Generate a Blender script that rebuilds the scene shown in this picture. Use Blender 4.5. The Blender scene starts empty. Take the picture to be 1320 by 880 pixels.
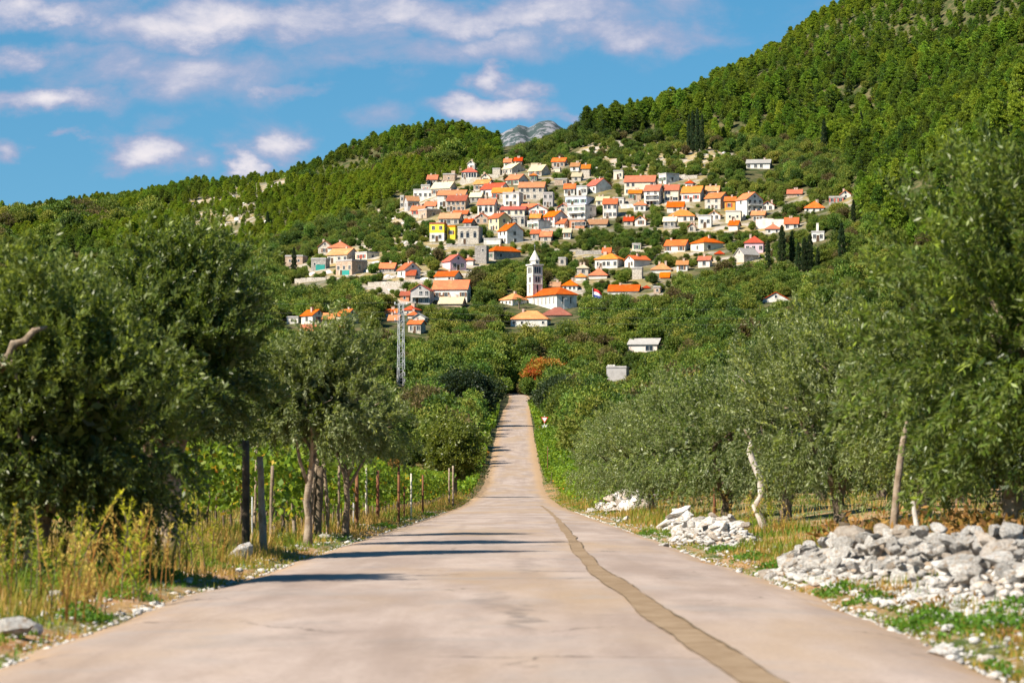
import bpy, bmesh, math, random
import numpy as np
from mathutils import Vector, Matrix, noise as mnoise

R = math.radians
random.seed(7)
rng = np.random.default_rng(11)
scene = bpy.context.scene
COL = scene.collection

# ------------------------------------------------------------------ camera, sky, sun, exposure
F = 1320 * 100 / 36.0            # focal length in photo pixels (100 mm lens, 36 mm sensor)
CX, HOR, CH = 660.0, 580.0, 1.2  # image centre, horizon row, eye height
cam = bpy.data.cameras.new('camera')
cam.lens = 100; cam.sensor_width = 36; cam.shift_y = 140 / 1320
cam.clip_start = 0.5; cam.clip_end = 60000
cam.dof.use_dof = True; cam.dof.focus_distance = 260; cam.dof.aperture_fstop = 5.0
cam_ob = bpy.data.objects.new('camera', cam); COL.objects.link(cam_ob)
cam_ob.location = (0, 0, CH); cam_ob.rotation_euler = (R(90), 0, 0)
scene.camera = cam_ob

SUN_AZ = Vector((-0.83, -0.56, 0)).normalized()   # towards the sun, on the ground
SUN_EL = R(42)
to_sun = Vector((SUN_AZ.x * math.cos(SUN_EL), SUN_AZ.y * math.cos(SUN_EL), math.sin(SUN_EL)))
sun = bpy.data.lights.new('sun', 'SUN'); sun.energy = 5.0; sun.angle = R(0.5); sun.color = (1.0, 0.91, 0.77)
sun_ob = bpy.data.objects.new('sun', sun); COL.objects.link(sun_ob)
sun_ob.rotation_euler = to_sun.to_track_quat('Z', 'Y').to_euler(); sun_ob.location = (-50, -30, 60)

scene.view_settings.view_transform = 'Standard'
scene.view_settings.look = 'None'
scene.view_settings.exposure = 1.1
scene.view_settings.gamma = 1.0
scene.cycles.max_bounces = 5
scene.cycles.diffuse_bounces = 2
scene.cycles.glossy_bounces = 2
scene.cycles.transmission_bounces = 3
scene.cycles.transparent_max_bounces = 4
scene.cycles.use_denoising = True
try: scene.cycles.denoising_prefilter = 'ACCURATE'
except Exception: pass
scene.cycles.use_adaptive_sampling = True
scene.cycles.adaptive_threshold = 0.01

class NT:
    """small node-tree helper"""
    def __init__(s, tree):
        s.t = tree; s.n = tree.nodes; s.l = tree.links
    def new(s, typ, **kw):
        nd = s.n.new(typ)
        for k, v in kw.items():
            setattr(nd, k, v)
        return nd
    def put(s, sock, v):
        if isinstance(v, bpy.types.NodeSocket): s.l.new(v, sock)
        elif v is not None:
            if isinstance(v, (tuple, list)) and len(v) == 3 and sock.type == 'RGBA': v = (*v, 1)
            sock.default_value = v
    def math(s, op, a, b=None, c=None, clamp=False):
        nd = s.new('ShaderNodeMath', operation=op); nd.use_clamp = clamp
        s.put(nd.inputs[0], a)
        if b is not None: s.put(nd.inputs[1], b)
        if c is not None: s.put(nd.inputs[2], c)
        return nd.outputs[0]
    def mix(s, f, a, b, blend='MIX'):
        nd = s.new('ShaderNodeMix', data_type='RGBA', blend_type=blend)
        s.put(nd.inputs[0], f); s.put(nd.inputs[6], a); s.put(nd.inputs[7], b)
        return nd.outputs[2]
    def noise(s, vec, scale, detail=4, rough=0.55, dist=0.0, out=0):
        nd = s.new('ShaderNodeTexNoise')
        if vec is not None: s.put(nd.inputs['Vector'], vec)
        nd.inputs['Scale'].default_value = scale; nd.inputs['Detail'].default_value = detail
        nd.inputs['Roughness'].default_value = rough; nd.inputs['Distortion'].default_value = dist
        return nd.outputs[out]
    def ramp(s, f, stops, interp='LINEAR'):
        nd = s.new('ShaderNodeValToRGB'); cr = nd.color_ramp; cr.interpolation = interp
        while len(cr.elements) < len(stops): cr.elements.new(0.5)
        for e, (p, c) in zip(cr.elements, stops):
            e.position = p
            if isinstance(c, (int, float)): c = (c, c, c)
            e.color = (*c, 1)
        s.put(nd.inputs[0], f)
        return nd.outputs[0]
    def smooth(s, v, a, b):
        nd = s.new('ShaderNodeMapRange', interpolation_type='SMOOTHSTEP')
        s.put(nd.inputs[0], v); nd.inputs[1].default_value = a; nd.inputs[2].default_value = b
        return nd.outputs[0]

def build_world():
    w = bpy.data.worlds.new('World'); scene.world = w; w.use_nodes = True
    k = NT(w.node_tree); k.n.clear()
    tc = k.new('ShaderNodeTexCoord')
    sep = k.new('ShaderNodeSeparateXYZ'); k.l.new(tc.outputs['Generated'], sep.inputs[0])
    # clear, deep-blue autumn air: the sky is read a little above each direction's own height
    zup = k.math('ADD', k.math('MULTIPLY', k.math('ABSOLUTE', sep.outputs[2]), 0.85), 0.105)
    cmb = k.new('ShaderNodeCombineXYZ')
    k.l.new(sep.outputs[0], cmb.inputs[0]); k.l.new(sep.outputs[1], cmb.inputs[1]); k.l.new(zup, cmb.inputs[2])
    nrm = k.new('ShaderNodeVectorMath', operation='NORMALIZE'); k.l.new(cmb.outputs[0], nrm.inputs[0])
    sky = k.new('ShaderNodeTexSky', sky_type='NISHITA'); sky.sun_disc = False
    sky.sun_elevation = SUN_EL
    sky.sun_rotation = math.atan2(SUN_AZ.x, SUN_AZ.y)
    sky.air_density = 1.0; sky.dust_density = 0.3; sky.ozone_density = 2.5
    k.l.new(nrm.outputs[0], sky.inputs[0])
    hs = k.new('ShaderNodeHueSaturation'); hs.inputs['Saturation'].default_value = 1.38; hs.inputs['Hue'].default_value = 0.487
    hs.inputs['Value'].default_value = 0.92
    k.l.new(sky.outputs[0], hs.inputs['Color'])
    # clouds, laid out by direction
    yc = k.math('MAXIMUM', sep.outputs[1], 0.02)
    u = k.math('DIVIDE', sep.outputs[0], yc); v = k.math('DIVIDE', sep.outputs[2], yc)
    pv = k.new('ShaderNodeCombineXYZ'); k.l.new(u, pv.inputs[0]); k.l.new(k.math('MULTIPLY', v, 1.7), pv.inputs[1])
    n1 = k.noise(pv.outputs[0], 19, 10, 0.6, 0.25)
    n2 = k.noise(pv.outputs[0], 11, 5, 0.5, 0.1)
    n3 = k.noise(tc.outputs['Generated'], 4.0, 6, 0.55, 0.3)
    blobs = [(55, 128, 95, 26, 1.1), (5, 68, 45, 24, .8), (185, 190, 70, 28, 1.15), (300, 22, 230, 34, 1.0), (620, 12, 330, 30, .85),
             (250, 100, 190, 34, .55), (628, 98, 40, 30, 1.1), (672, 122, 46, 24, 1.0), (640, 150, 80, 18, 1.05), (745, 158, 40, 10, .8),
             (320, 202, 30, 22, .9), (376, 192, 38, 24, .8), (485, 160, 45, 24, .42), (12, 192, 40, 18, .75), (82, 177, 32, 11, .8),
             (60, 5, 150, 22, .8), (200, 88, 240, 40, .68), (400, 112, 60, 14, .6), (90, 60, 150, 16, .5), (560, 55, 220, 30, .7), (820, 35, 150, 26, .75), (760, 30, 260, 40, .5), (440, 45, 160, 40, .6), (880, 25, 120, 24, .5), (210, 150, 60, 16, .5), (-250, 90, 160, 50, .9), (-500, 30, 200, 60, .8),
             (1700, -60, 260, 60, .7), (300, -160, 300, 60, .8), (1100, -220, 300, 60, .8)]
    wn = k.new('ShaderNodeSeparateColor'); k.l.new(k.noise(pv.outputs[0], 34, 6, 0.6, 0, 1), wn.inputs[0])
    wb = k.new('ShaderNodeSeparateColor'); k.l.new(k.noise(pv.outputs[0], 12, 3, 0.5, 0, 1), wb.inputs[0])
    def warp(c, i, a1, a2): return k.math('ADD', c, k.math('ADD', k.math('MULTIPLY', k.math('SUBTRACT', wn.outputs[i], 0.5), a1), k.math('MULTIPLY', k.math('SUBTRACT', wb.outputs[i], 0.5), a2)))
    u = warp(u, 0, 0.045, 0.05); v = warp(v, 1, 0.022, 0.02)
    tot = None
    for (px, py, rx, ry, a) in blobs:
        du = k.math('MULTIPLY', k.math('SUBTRACT', u, (px - CX) / F), F / rx)
        dv = k.math('MULTIPLY', k.math('SUBTRACT', v, (HOR - py) / F), F / ry)
        q = k.math('ADD', k.math('MULTIPLY', du, du), k.math('MULTIPLY', dv, dv))
        g = k.math('MULTIPLY', k.math('POWER', 2.718, k.math('MULTIPLY', q, -0.9)), a)
        tot = g if tot is None else k.math('MAXIMUM', tot, g)
    # field of small clouds elsewhere in the sky
    other = k.math('MULTIPLY', k.smooth(n3, 0.52, 0.75), k.smooth(sep.outputs[2], 0.16, 0.3))
    cov = k.math('MAXIMUM', tot, other)
    dens = k.math('ADD', k.math('MULTIPLY', cov, 0.9), k.math('ADD', k.math('MULTIPLY', n1, 1.45), k.math('MULTIPLY', n2, 0.65)))
    fac = k.smooth(dens, 1.18, 1.74)
    bright = k.smooth(k.math('ADD', dens, k.math('MULTIPLY', n1, 0.6)), 1.8, 2.5)
    ccol = k.mix(bright, (0.36, 0.43, 0.63, 1), (0.90, 0.85, 0.88, 1))
    bg1 = k.new('ShaderNodeBackground'); k.l.new(hs.outputs[0], bg1.inputs[0]); bg1.inputs[1].default_value = 0.063
    bg2 = k.new('ShaderNodeBackground'); k.l.new(ccol, bg2.inputs[0]); bg2.inputs[1].default_value = 0.47
    ms = k.new('ShaderNodeMixShader'); k.l.new(fac, ms.inputs[0])
    k.l.new(bg1.outputs[0], ms.inputs[1]); k.l.new(bg2.outputs[0], ms.inputs[2])
    out = k.new('ShaderNodeOutputWorld'); k.l.new(ms.outputs[0], out.inputs[0])
build_world()

# ------------------------------------------------------------------ object helpers
def tag(o, label=None, cat=None, group=None, kind=None):
    if label: o['label'] = label
    if cat: o['category'] = cat
    if group: o['group'] = group
    if kind: o['kind'] = kind
    return o

def empty(name, loc=(0, 0, 0), rz=0.0, label=None, cat=None, group=None):
    o = bpy.data.objects.new(name, None); COL.objects.link(o)
    o.empty_display_size = 0.3
    o.location = loc; o.rotation_euler = (0, 0, rz)
    return tag(o, label, cat, group)

def add(name, me, parent=None, loc=(0, 0, 0), rot=(0, 0, 0), scale=(1, 1, 1)):
    o = bpy.data.objects.new(name, me); COL.objects.link(o)
    o.location = loc; o.rotation_euler = rot; o.scale = scale
    if parent is not None: o.parent = parent
    return o

def np_mesh(name, V, Fq, mats, midx=None, smooth=False, tone=None, extra=None):
    """V (n,3); Fq (m,3) or (m,4) index array, or a list of such arrays"""
    if not isinstance(Fq, list): Fq = [Fq]
    Fq = [np.asarray(f, dtype=np.int32) for f in Fq if len(f)]
    me = bpy.data.meshes.new(name)
    V = np.ascontiguousarray(V, dtype=np.float32)
    me.vertices.add(len(V)); me.vertices.foreach_set('co', V.ravel())
    loops = np.concatenate([f.ravel() for f in Fq])
    tot = np.concatenate([np.full(len(f), f.shape[1], dtype=np.int32) for f in Fq])
    start = np.concatenate([[0], np.cumsum(tot)[:-1]]).astype(np.int32)
    me.loops.add(len(loops)); me.loops.foreach_set('vertex_index', loops)
    me.polygons.add(len(tot)); me.polygons.foreach_set('loop_start', start)
    if midx is not None: me.polygons.foreach_set('material_index', np.asarray(midx, dtype=np.int32))
    if smooth: me.polygons.foreach_set('use_smooth', np.ones(len(tot), dtype=bool))
    for m in (mats if isinstance(mats, (list, tuple)) else [mats]): me.materials.append(m)
    if tone is not None:
        a = me.attributes.new('tone', 'FLOAT', 'POINT'); a.data.foreach_set('value', np.asarray(tone, dtype=np.float32))
    for nm, arr in (extra or {}).items():
        a = me.attributes.new(nm, 'FLOAT', 'POINT'); a.data.foreach_set('value', np.asarray(arr, dtype=np.float32))
    me.update(calc_edges=True); me.validate()
    return me

class MB:
    """collects simple shapes with material slots into one mesh"""
    def __init__(s): s.v = []; s.f = []; s.m = []
    def poly(s, pts, m=0):
        b = len(s.v); s.v += [tuple(p) for p in pts]; s.f.append(tuple(range(b, b + len(pts)))); s.m.append(m)
    def box(s, x0, x1, y0, y1, z0, z1, m=0):
        b = len(s.v)
        s.v += [(x0, y0, z0), (x1, y0, z0), (x1, y1, z0), (x0, y1, z0), (x0, y0, z1), (x1, y0, z1), (x1, y1, z1), (x0, y1, z1)]
        for f in ((0, 3, 2, 1), (4, 5, 6, 7), (0, 1, 5, 4), (1, 2, 6, 5), (2, 3, 7, 6), (3, 0, 4, 7)):
            s.f.append(tuple(b + i for i in f)); s.m.append(m)
    def tube(s, pts, rad, n=8, m=0, cap=True):
        pts = [Vector(p) for p in pts]
        if isinstance(rad, (int, float)): rad = [rad] * len(pts)
        b = len(s.v); up = Vector((0.13, 0.21, 0.97))
        for i, p in enumerate(pts):
            d = (pts[min(i + 1, len(pts) - 1)] - pts[max(i - 1, 0)])
            if d.length < 1e-9: d = Vector((0, 0, 1))
            d.normalize()
            a = d.cross(Vector((1, 0.1, 0)) if abs(d.x) < 0.8 else Vector((0, 1, 0.1))).normalized(); c = d.cross(a)
            for k in range(n):
                t = 2 * math.pi * k / n
                s.v.append(tuple(p + (a * math.cos(t) + c * math.sin(t)) * rad[i]))
        for i in range(len(pts) - 1):
            for k in range(n):
                k2 = (k + 1) % n
                s.f.append((b + i * n + k, b + i * n + k2, b + (i + 1) * n + k2, b + (i + 1) * n + k)); s.m.append(m)
        if cap:
            s.f.append(tuple(b + k for k in range(n))[::-1]); s.m.append(m)
            e = b + (len(pts) - 1) * n
            s.f.append(tuple(e + k for k in range(n))); s.m.append(m)
    def mesh(s, name, mats, smooth=False):
        me = bpy.data.meshes.new(name); me.from_pydata(s.v, [], s.f)
        for m in (mats if isinstance(mats, (list, tuple)) else [mats]): me.materials.append(m)
        me.polygons.foreach_set('material_index', s.m)
        if smooth: me.polygons.foreach_set('use_smooth', [True] * len(s.f))
        me.update(); return me

# ------------------------------------------------------------------ materials
def mat(name, rough=0.85, spec=0.25):
    m = bpy.data.materials.new(name); m.use_nodes = True
    k = NT(m.node_tree); b = k.n['Principled BSDF']
    b.inputs['Roughness'].default_value = rough
    b.inputs['Specular IOR Level'].default_value = spec
    return m, k, b

def bump(k, b, h, strength, dist):
    nd = k.new('ShaderNodeBump'); nd.inputs['Strength'].default_value = strength; nd.inputs['Distance'].default_value = dist
    k.l.new(h, nd.inputs['Height']); k.l.new(nd.outputs[0], b.inputs['Normal'])

def plain(name, c1, c2, scale=3.0, rough=0.85, spec=0.2, bmp=0.0, coord='Object', detail=5):
    m, k, b = mat(name, rough, spec)
    tc = k.new('ShaderNodeTexCoord'); v = tc.outputs[coord]
    n = k.noise(v, scale, detail, 0.62)
    k.put(b.inputs['Base Color'], k.mix(k.smooth(n, 0.34, 0.68), c1, c2))
    if bmp: bump(k, b, n, 0.6, bmp)
    return m

def leaf_mat(name, stops, back=None, trans=0.3, rough=0.55, objvar=0.25, spec=0.25, hue=0.03, patch=0.0):
    """colour runs along the per-leaf tone attribute; each plant shifts it a little"""
    m, k, b = mat(name, rough, spec)
    at = k.new('ShaderNodeAttribute', attribute_name='tone')
    oi = k.new('ShaderNodeObjectInfo')
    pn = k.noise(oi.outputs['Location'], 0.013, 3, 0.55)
    patch_ = k.math('MULTIPLY', k.math('SUBTRACT', pn, 0.5), patch)  # broad light-and-shade patches put into the leaf colour, random by position
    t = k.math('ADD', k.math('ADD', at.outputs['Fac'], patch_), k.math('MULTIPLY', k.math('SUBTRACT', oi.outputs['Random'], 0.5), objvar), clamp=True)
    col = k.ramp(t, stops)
    hs = k.new('ShaderNodeHueSaturation')
    k.put(hs.inputs['Hue'], k.math('ADD', 0.5, k.math('MULTIPLY', k.math('SUBTRACT', k.math('FRACT', k.math('MULTIPLY', oi.outputs['Random'], 17.3)), 0.5), hue)))
    k.put(hs.inputs['Value'], k.math('ADD', 0.72, k.math('MULTIPLY', k.math('FRACT', k.math('MULTIPLY', oi.outputs['Random'], 41.7)), 0.56)))
    k.put(hs.inputs['Color'], col); col = hs.outputs[0]
    if back is not None:
        g = k.new('ShaderNodeNewGeometry')
        col = k.mix(k.math('MULTIPLY', g.outputs['Backfacing'], 0.8), col, back)
    k.put(b.inputs['Base Color'], col)
    tr = k.new('ShaderNodeBsdfTranslucent')
    tcol = k.mix(0.35, col, (0.35, 0.45, 0.03, 1), 'MIX'); k.put(tr.inputs[0], tcol)
    ms = k.new('ShaderNodeMixShader'); ms.inputs[0].default_value = trans
    k.l.new(b.outputs[0], ms.inputs[1]); k.l.new(tr.outputs[0], ms.inputs[2])
    k.l.new(ms.outputs[0], k.n['Material Output'].inputs[0])
    return m

def stone_mat(name, c1, c2, c3, scale=1.0, bmp=0.02, tint=0.25):
    m, k, b = mat(name, 0.9, 0.2)
    tc = k.new('ShaderNodeTexCoord'); v = tc.outputs['Object']
    oi = k.new('ShaderNodeObjectInfo')
    off = k.new('ShaderNodeVectorMath', operation='ADD'); k.l.new(v, off.inputs[0])
    cm = k.new('ShaderNodeCombineXYZ'); k.put(cm.inputs[0], k.math('MULTIPLY', oi.outputs['Random'], 37.0)); k.l.new(cm.outputs[0], off.inputs[1])
    n = k.noise(off.outputs[0], 2.5 * scale, 8, 0.66); n2 = k.noise(off.outputs[0], 9 * scale, 6, 0.7); n3 = k.noise(off.outputs[0], 1.6 * scale, 4, 0.6)
    col = k.mix(k.smooth(n, 0.38, 0.62), c1, c2)
    col = k.mix(k.math('MULTIPLY', k.smooth(n3, 0.52, 0.68), 0.75), col, c3)
    col = k.mix(k.math('MULTIPLY', k.smooth(n2, 0.52, 0.7), 0.5), col, k.mix(0.6, col, (0.1, 0.1, 0.1, 1)))
    col = k.mix(k.math('MULTIPLY', k.smooth(k.math('FRACT', k.math('MULTIPLY', oi.outputs['Random'], 13.7)), 0.75, 1.0), 0.55), col, c3)
    hs = k.new('ShaderNodeHueSaturation'); k.put(hs.inputs['Color'], col)
    k.put(hs.inputs['Value'], k.math('ADD', 1 - tint / 2, k.math('MULTIPLY', oi.outputs['Random'], tint)))
    k.put(b.inputs['Base Color'], hs.outputs[0])
    bump(k, b, k.math('ADD', n, k.math('MULTIPLY', n2, 0.5)), 0.9, bmp)
    return m

M = {}
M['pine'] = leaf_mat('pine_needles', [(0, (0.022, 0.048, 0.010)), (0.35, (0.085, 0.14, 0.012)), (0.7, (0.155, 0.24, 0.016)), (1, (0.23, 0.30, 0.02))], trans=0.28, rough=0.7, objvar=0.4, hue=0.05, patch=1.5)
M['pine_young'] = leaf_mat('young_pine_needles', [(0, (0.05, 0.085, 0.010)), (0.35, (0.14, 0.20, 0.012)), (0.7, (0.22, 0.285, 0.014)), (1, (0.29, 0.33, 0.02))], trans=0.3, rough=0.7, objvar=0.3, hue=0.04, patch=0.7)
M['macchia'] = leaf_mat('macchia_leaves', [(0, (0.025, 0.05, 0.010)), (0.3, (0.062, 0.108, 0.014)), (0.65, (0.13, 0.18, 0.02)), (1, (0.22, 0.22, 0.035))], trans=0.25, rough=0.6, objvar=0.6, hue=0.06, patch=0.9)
M['autumn'] = leaf_mat('autumn_leaves', [(0, (0.36, 0.06, 0.015)), (0.35, (0.36, 0.13, 0.02)), (0.55, (0.32, 0.20, 0.025)), (0.75, (0.20, 0.19, 0.025)), (1, (0.12, 0.15, 0.02))], trans=0.35, objvar=0.1)
M['brownbush'] = leaf_mat('brown_bush_leaves', [(0, (0.05, 0.035, 0.015)), (0.5, (0.12, 0.085, 0.035)), (1, (0.14, 0.13, 0.03))], trans=0.25, objvar=0.2)
M['cypress'] = leaf_mat('cypress_leaves', [(0, (0.008, 0.018, 0.008)), (0.5, (0.018, 0.035, 0.012)), (1, (0.04, 0.06, 0.018))], trans=0.12, objvar=0.2)
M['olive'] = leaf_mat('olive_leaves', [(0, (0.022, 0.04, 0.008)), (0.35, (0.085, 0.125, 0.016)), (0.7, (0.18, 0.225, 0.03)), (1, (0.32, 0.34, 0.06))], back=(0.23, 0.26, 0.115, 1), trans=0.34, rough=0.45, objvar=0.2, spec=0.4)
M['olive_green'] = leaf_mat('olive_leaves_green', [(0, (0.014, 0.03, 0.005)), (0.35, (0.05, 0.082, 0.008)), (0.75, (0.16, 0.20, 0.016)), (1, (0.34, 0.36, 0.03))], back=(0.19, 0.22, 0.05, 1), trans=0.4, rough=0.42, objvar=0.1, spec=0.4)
M['olive_shaded'] = leaf_mat('olive_leaves_shaded', [(0, (0.012, 0.025, 0.005)), (0.4, (0.04, 0.066, 0.009)), (0.8, (0.10, 0.14, 0.014)), (1, (0.22, 0.26, 0.025))], back=(0.13, 0.16, 0.04, 1), trans=0.35, rough=0.42, objvar=0.1, spec=0.4)  # darker copy of the olive leaves, shade put into the colour
M['vine'] = leaf_mat('vine_leaves', [(0, (0.03, 0.075, 0.008)), (0.5, (0.11, 0.20, 0.012)), (0.86, (0.24, 0.31, 0.015)), (0.93, (0.52, 0.36, 0.02)), (1, (0.34, 0.07, 0.02))], trans=0.42, rough=0.5, objvar=0.05, hue=0.01)
M['weed_green'] = leaf_mat('weed_leaves', [(0, (0.05, 0.11, 0.012)), (0.6, (0.20, 0.27, 0.015)), (1, (0.50, 0.43, 0.02))], trans=0.4, objvar=0.2)
M['weed_dry'] = leaf_mat('dry_weed_leaves', [(0, (0.28, 0.13, 0.03)), (0.5, (0.52, 0.30, 0.06)), (1, (0.62, 0.46, 0.10))], trans=0.3, objvar=0.2)
M['grass'] = leaf_mat('grass_blades', [(0, (0.05, 0.15, 0.012)), (0.4, (0.12, 0.25, 0.015)), (0.58, (0.30, 0.28, 0.03)), (0.8, (0.48, 0.30, 0.06)), (1, (0.56, 0.37, 0.12))], trans=0.35, objvar=0)
M['bracken'] = leaf_mat('dead_bracken', [(0, (0.12, 0.045, 0.015)), (0.5, (0.30, 0.12, 0.03)), (1, (0.42, 0.22, 0.07))], trans=0.3, objvar=0)
M['bark'] = stone_mat('bark', (0.10, 0.075, 0.05, 1), (0.17, 0.13, 0.09, 1), (0.06, 0.045, 0.03, 1), 3.0, 0.02)
M['bark_grey'] = stone_mat('pale_bark', (0.30, 0.24, 0.18, 1), (0.22, 0.16, 0.11, 1), (0.12, 0.085, 0.05, 1), 3.5, 0.02)
M['deadwood'] = stone_mat('bleached_wood', (0.50, 0.47, 0.43, 1), (0.38, 0.34, 0.30, 1), (0.24, 0.19, 0.15, 1), 4.0, 0.02)
M['limestone'] = stone_mat('limestone', (0.76, 0.73, 0.68, 1), (0.48, 0.46, 0.44, 1), (0.44, 0.29, 0.16, 1), 2.0, 0.08, 0.5)
M['rubble'] = stone_mat('packed_rubble', (0.42, 0.36, 0.29, 1), (0.26, 0.21, 0.16, 1), (0.36, 0.22, 0.12, 1), 5.0, 0.05)
M['rust'] = stone_mat('rusty_iron', (0.17, 0.07, 0.035, 1), (0.11, 0.045, 0.025, 1), (0.22, 0.11, 0.05, 1), 6.0, 0.004)
M['steel'] = plain('galvanised_steel', (0.42, 0.43, 0.44, 1), (0.52, 0.53, 0.54, 1), 2.0, 0.5, 0.5)
M['post_white'] = plain('white_post', (0.55, 0.53, 0.46, 1), (0.42, 0.38, 0.30, 1), 6.0, 0.7)

# house walls and roofs
def wall_mat(name, c, dirt, scale=0.5):
    m, k, b = mat(name, 0.9, 0.15)
    tc = k.new('ShaderNodeTexCoord'); v = tc.outputs['Object']; oi = k.new('ShaderNodeObjectInfo')
    ad = k.new('ShaderNodeVectorMath', operation='ADD'); k.l.new(v, ad.inputs[0])
    cm = k.new('ShaderNodeCombineXYZ'); k.put(cm.inputs[2], k.math('MULTIPLY', oi.outputs['Random'], 50.0)); k.l.new(cm.outputs[0], ad.inputs[1])
    n = k.noise(ad.outputs[0], scale, 7, 0.65); n2 = k.noise(ad.outputs[0], 3.0, 4, 0.6)
    col = k.mix(k.math('MULTIPLY', k.smooth(n, 0.42, 0.66), 0.8), c, dirt)
    col = k.mix(k.math('MULTIPLY', k.smooth(n2, 0.5, 0.8), 0.3), col, dirt)
    k.put(b.inputs['Base Color'], col)
    return m
def rubble_mat(name, c1, c2, c3):
    m, k, b = mat(name, 0.92, 0.15)
    tc = k.new('ShaderNodeTexCoord'); v = tc.outputs['Object']
    vo = k.new('ShaderNodeTexVoronoi'); vo.inputs['Scale'].default_value = 1.9; k.l.new(v, vo.inputs['Vector'])
    ve = k.new('ShaderNodeTexVoronoi', feature='DISTANCE_TO_EDGE'); ve.inputs['Scale'].default_value = 1.9; k.l.new(v, ve.inputs['Vector'])
    n = k.noise(v, 0.5, 6, 0.65)
    sp = k.new('ShaderNodeSeparateColor'); k.l.new(vo.outputs['Color'], sp.inputs[0])
    col = k.mix(sp.outputs[0], c1, c2); col = k.mix(k.smooth(n, 0.45, 0.7), col, c3)
    col = k.mix(k.smooth(ve.outputs[0], 0.10, 0.0), col, k.mix(0.55, col, (0.05, 0.045, 0.04, 1)))
    k.put(b.inputs['Base Color'], col)
    bump(k, b, ve.outputs[0], 0.7, 0.05)
    return m
def roof_mat(name, c1, c2, c3):
    m, k, b = mat(name, 0.85, 0.15)
    tc = k.new('ShaderNodeTexCoord'); v = tc.outputs['Object']; oi = k.new('ShaderNodeObjectInfo')
    ad = k.new('ShaderNodeVectorMath', operation='ADD'); k.l.new(v, ad.inputs[0])
    cm = k.new('ShaderNodeCombineXYZ'); k.put(cm.inputs[0], k.math('MULTIPLY', oi.outputs['Random'], 40.0)); k.l.new(cm.outputs[0], ad.inputs[1])
    vo = k.new('ShaderNodeTexVoronoi'); vo.inputs['Scale'].default_value = 3.4; k.l.new(ad.outputs[0], vo.inputs['Vector'])
    sp = k.new('ShaderNodeSeparateColor'); k.l.new(vo.outputs['Color'], sp.inputs[0])
    n = k.noise(ad.outputs[0], 0.6, 5, 0.6)
    col = k.mix(k.math('MULTIPLY', sp.outputs[0], 0.9), c1, c2); col = k.mix(k.math('MULTIPLY', k.smooth(n, 0.48, 0.72), 0.7), col, c3)
    n5 = k.noise(ad.outputs[0], 1.6, 5, 0.7); col = k.mix(k.math('MULTIPLY', k.smooth(n5, 0.54, 0.72), 0.5), col, (0.20, 0.14, 0.09, 1))
    hv = k.new('ShaderNodeHueSaturation'); k.put(hv.inputs['Color'], col)
    k.put(hv.inputs['Value'], k.math('ADD', 0.62, k.math('MULTIPLY', k.math('FRACT', k.math('MULTIPLY', oi.outputs['Random'], 23.1)), 0.5)))
    k.put(hv.inputs['Saturation'], k.math('ADD', 0.85, k.math('MULTIPLY', k.math('FRACT', k.math('MULTIPLY', oi.outputs['Random'], 7.7)), 0.25)))
    k.put(b.inputs['Base Color'], hv.outputs[0])
    wv = k.new('ShaderNodeTexWave', bands_direction='X'); wv.inputs['Scale'].default_value = 1.3; k.l.new(v, wv.inputs['Vector'])
    bump(k, b, wv.outputs['Fac'], 0.5, 0.06)
    return m
WALL = {
 'white': wall_mat('white_plaster', (0.66, 0.64, 0.60, 1), (0.40, 0.36, 0.30, 1)),
 'cream': wall_mat('cream_plaster', (0.68, 0.61, 0.47, 1), (0.50, 0.43, 0.32, 1)),
 'pinkwhite': wall_mat('rosy_plaster', (0.70, 0.60, 0.55, 1), (0.52, 0.43, 0.37, 1)),
 'pink': wall_mat('pink_plaster', (0.66, 0.42, 0.48, 1), (0.5, 0.34, 0.37, 1)),
 'yellow': wall_mat('yellow_plaster', (0.80, 0.60, 0.05, 1), (0.66, 0.47, 0.06, 1)),
 'paleyellow': wall_mat('pale_yellow_plaster', (0.70, 0.58, 0.30, 1), (0.52, 0.42, 0.24, 1)),
 'orange': wall_mat('orange_plaster', (0.72, 0.30, 0.05, 1), (0.55, 0.24, 0.06, 1)),
 'blue': wall_mat('pale_blue_plaster', (0.52, 0.58, 0.72, 1), (0.42, 0.45, 0.55, 1)),
 'grey': wall_mat('grey_render', (0.40, 0.38, 0.37, 1), (0.28, 0.26, 0.25, 1)),
 'stone': rubble_mat('pale_stone_wall', (0.52, 0.47, 0.40, 1), (0.40, 0.35, 0.29, 1), (0.58, 0.54, 0.48, 1)),
 'greystone': rubble_mat('grey_stone_wall', (0.36, 0.33, 0.30, 1), (0.25, 0.23, 0.21, 1), (0.42, 0.39, 0.35, 1)),
 'tan': rubble_mat('tan_stone_wall', (0.46, 0.33, 0.24, 1), (0.36, 0.26, 0.19, 1), (0.52, 0.41, 0.32, 1)),
 'terracotta': wall_mat('terracotta_plaster', (0.52, 0.22, 0.12, 1), (0.36, 0.17, 0.10, 1)),
}
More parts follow.
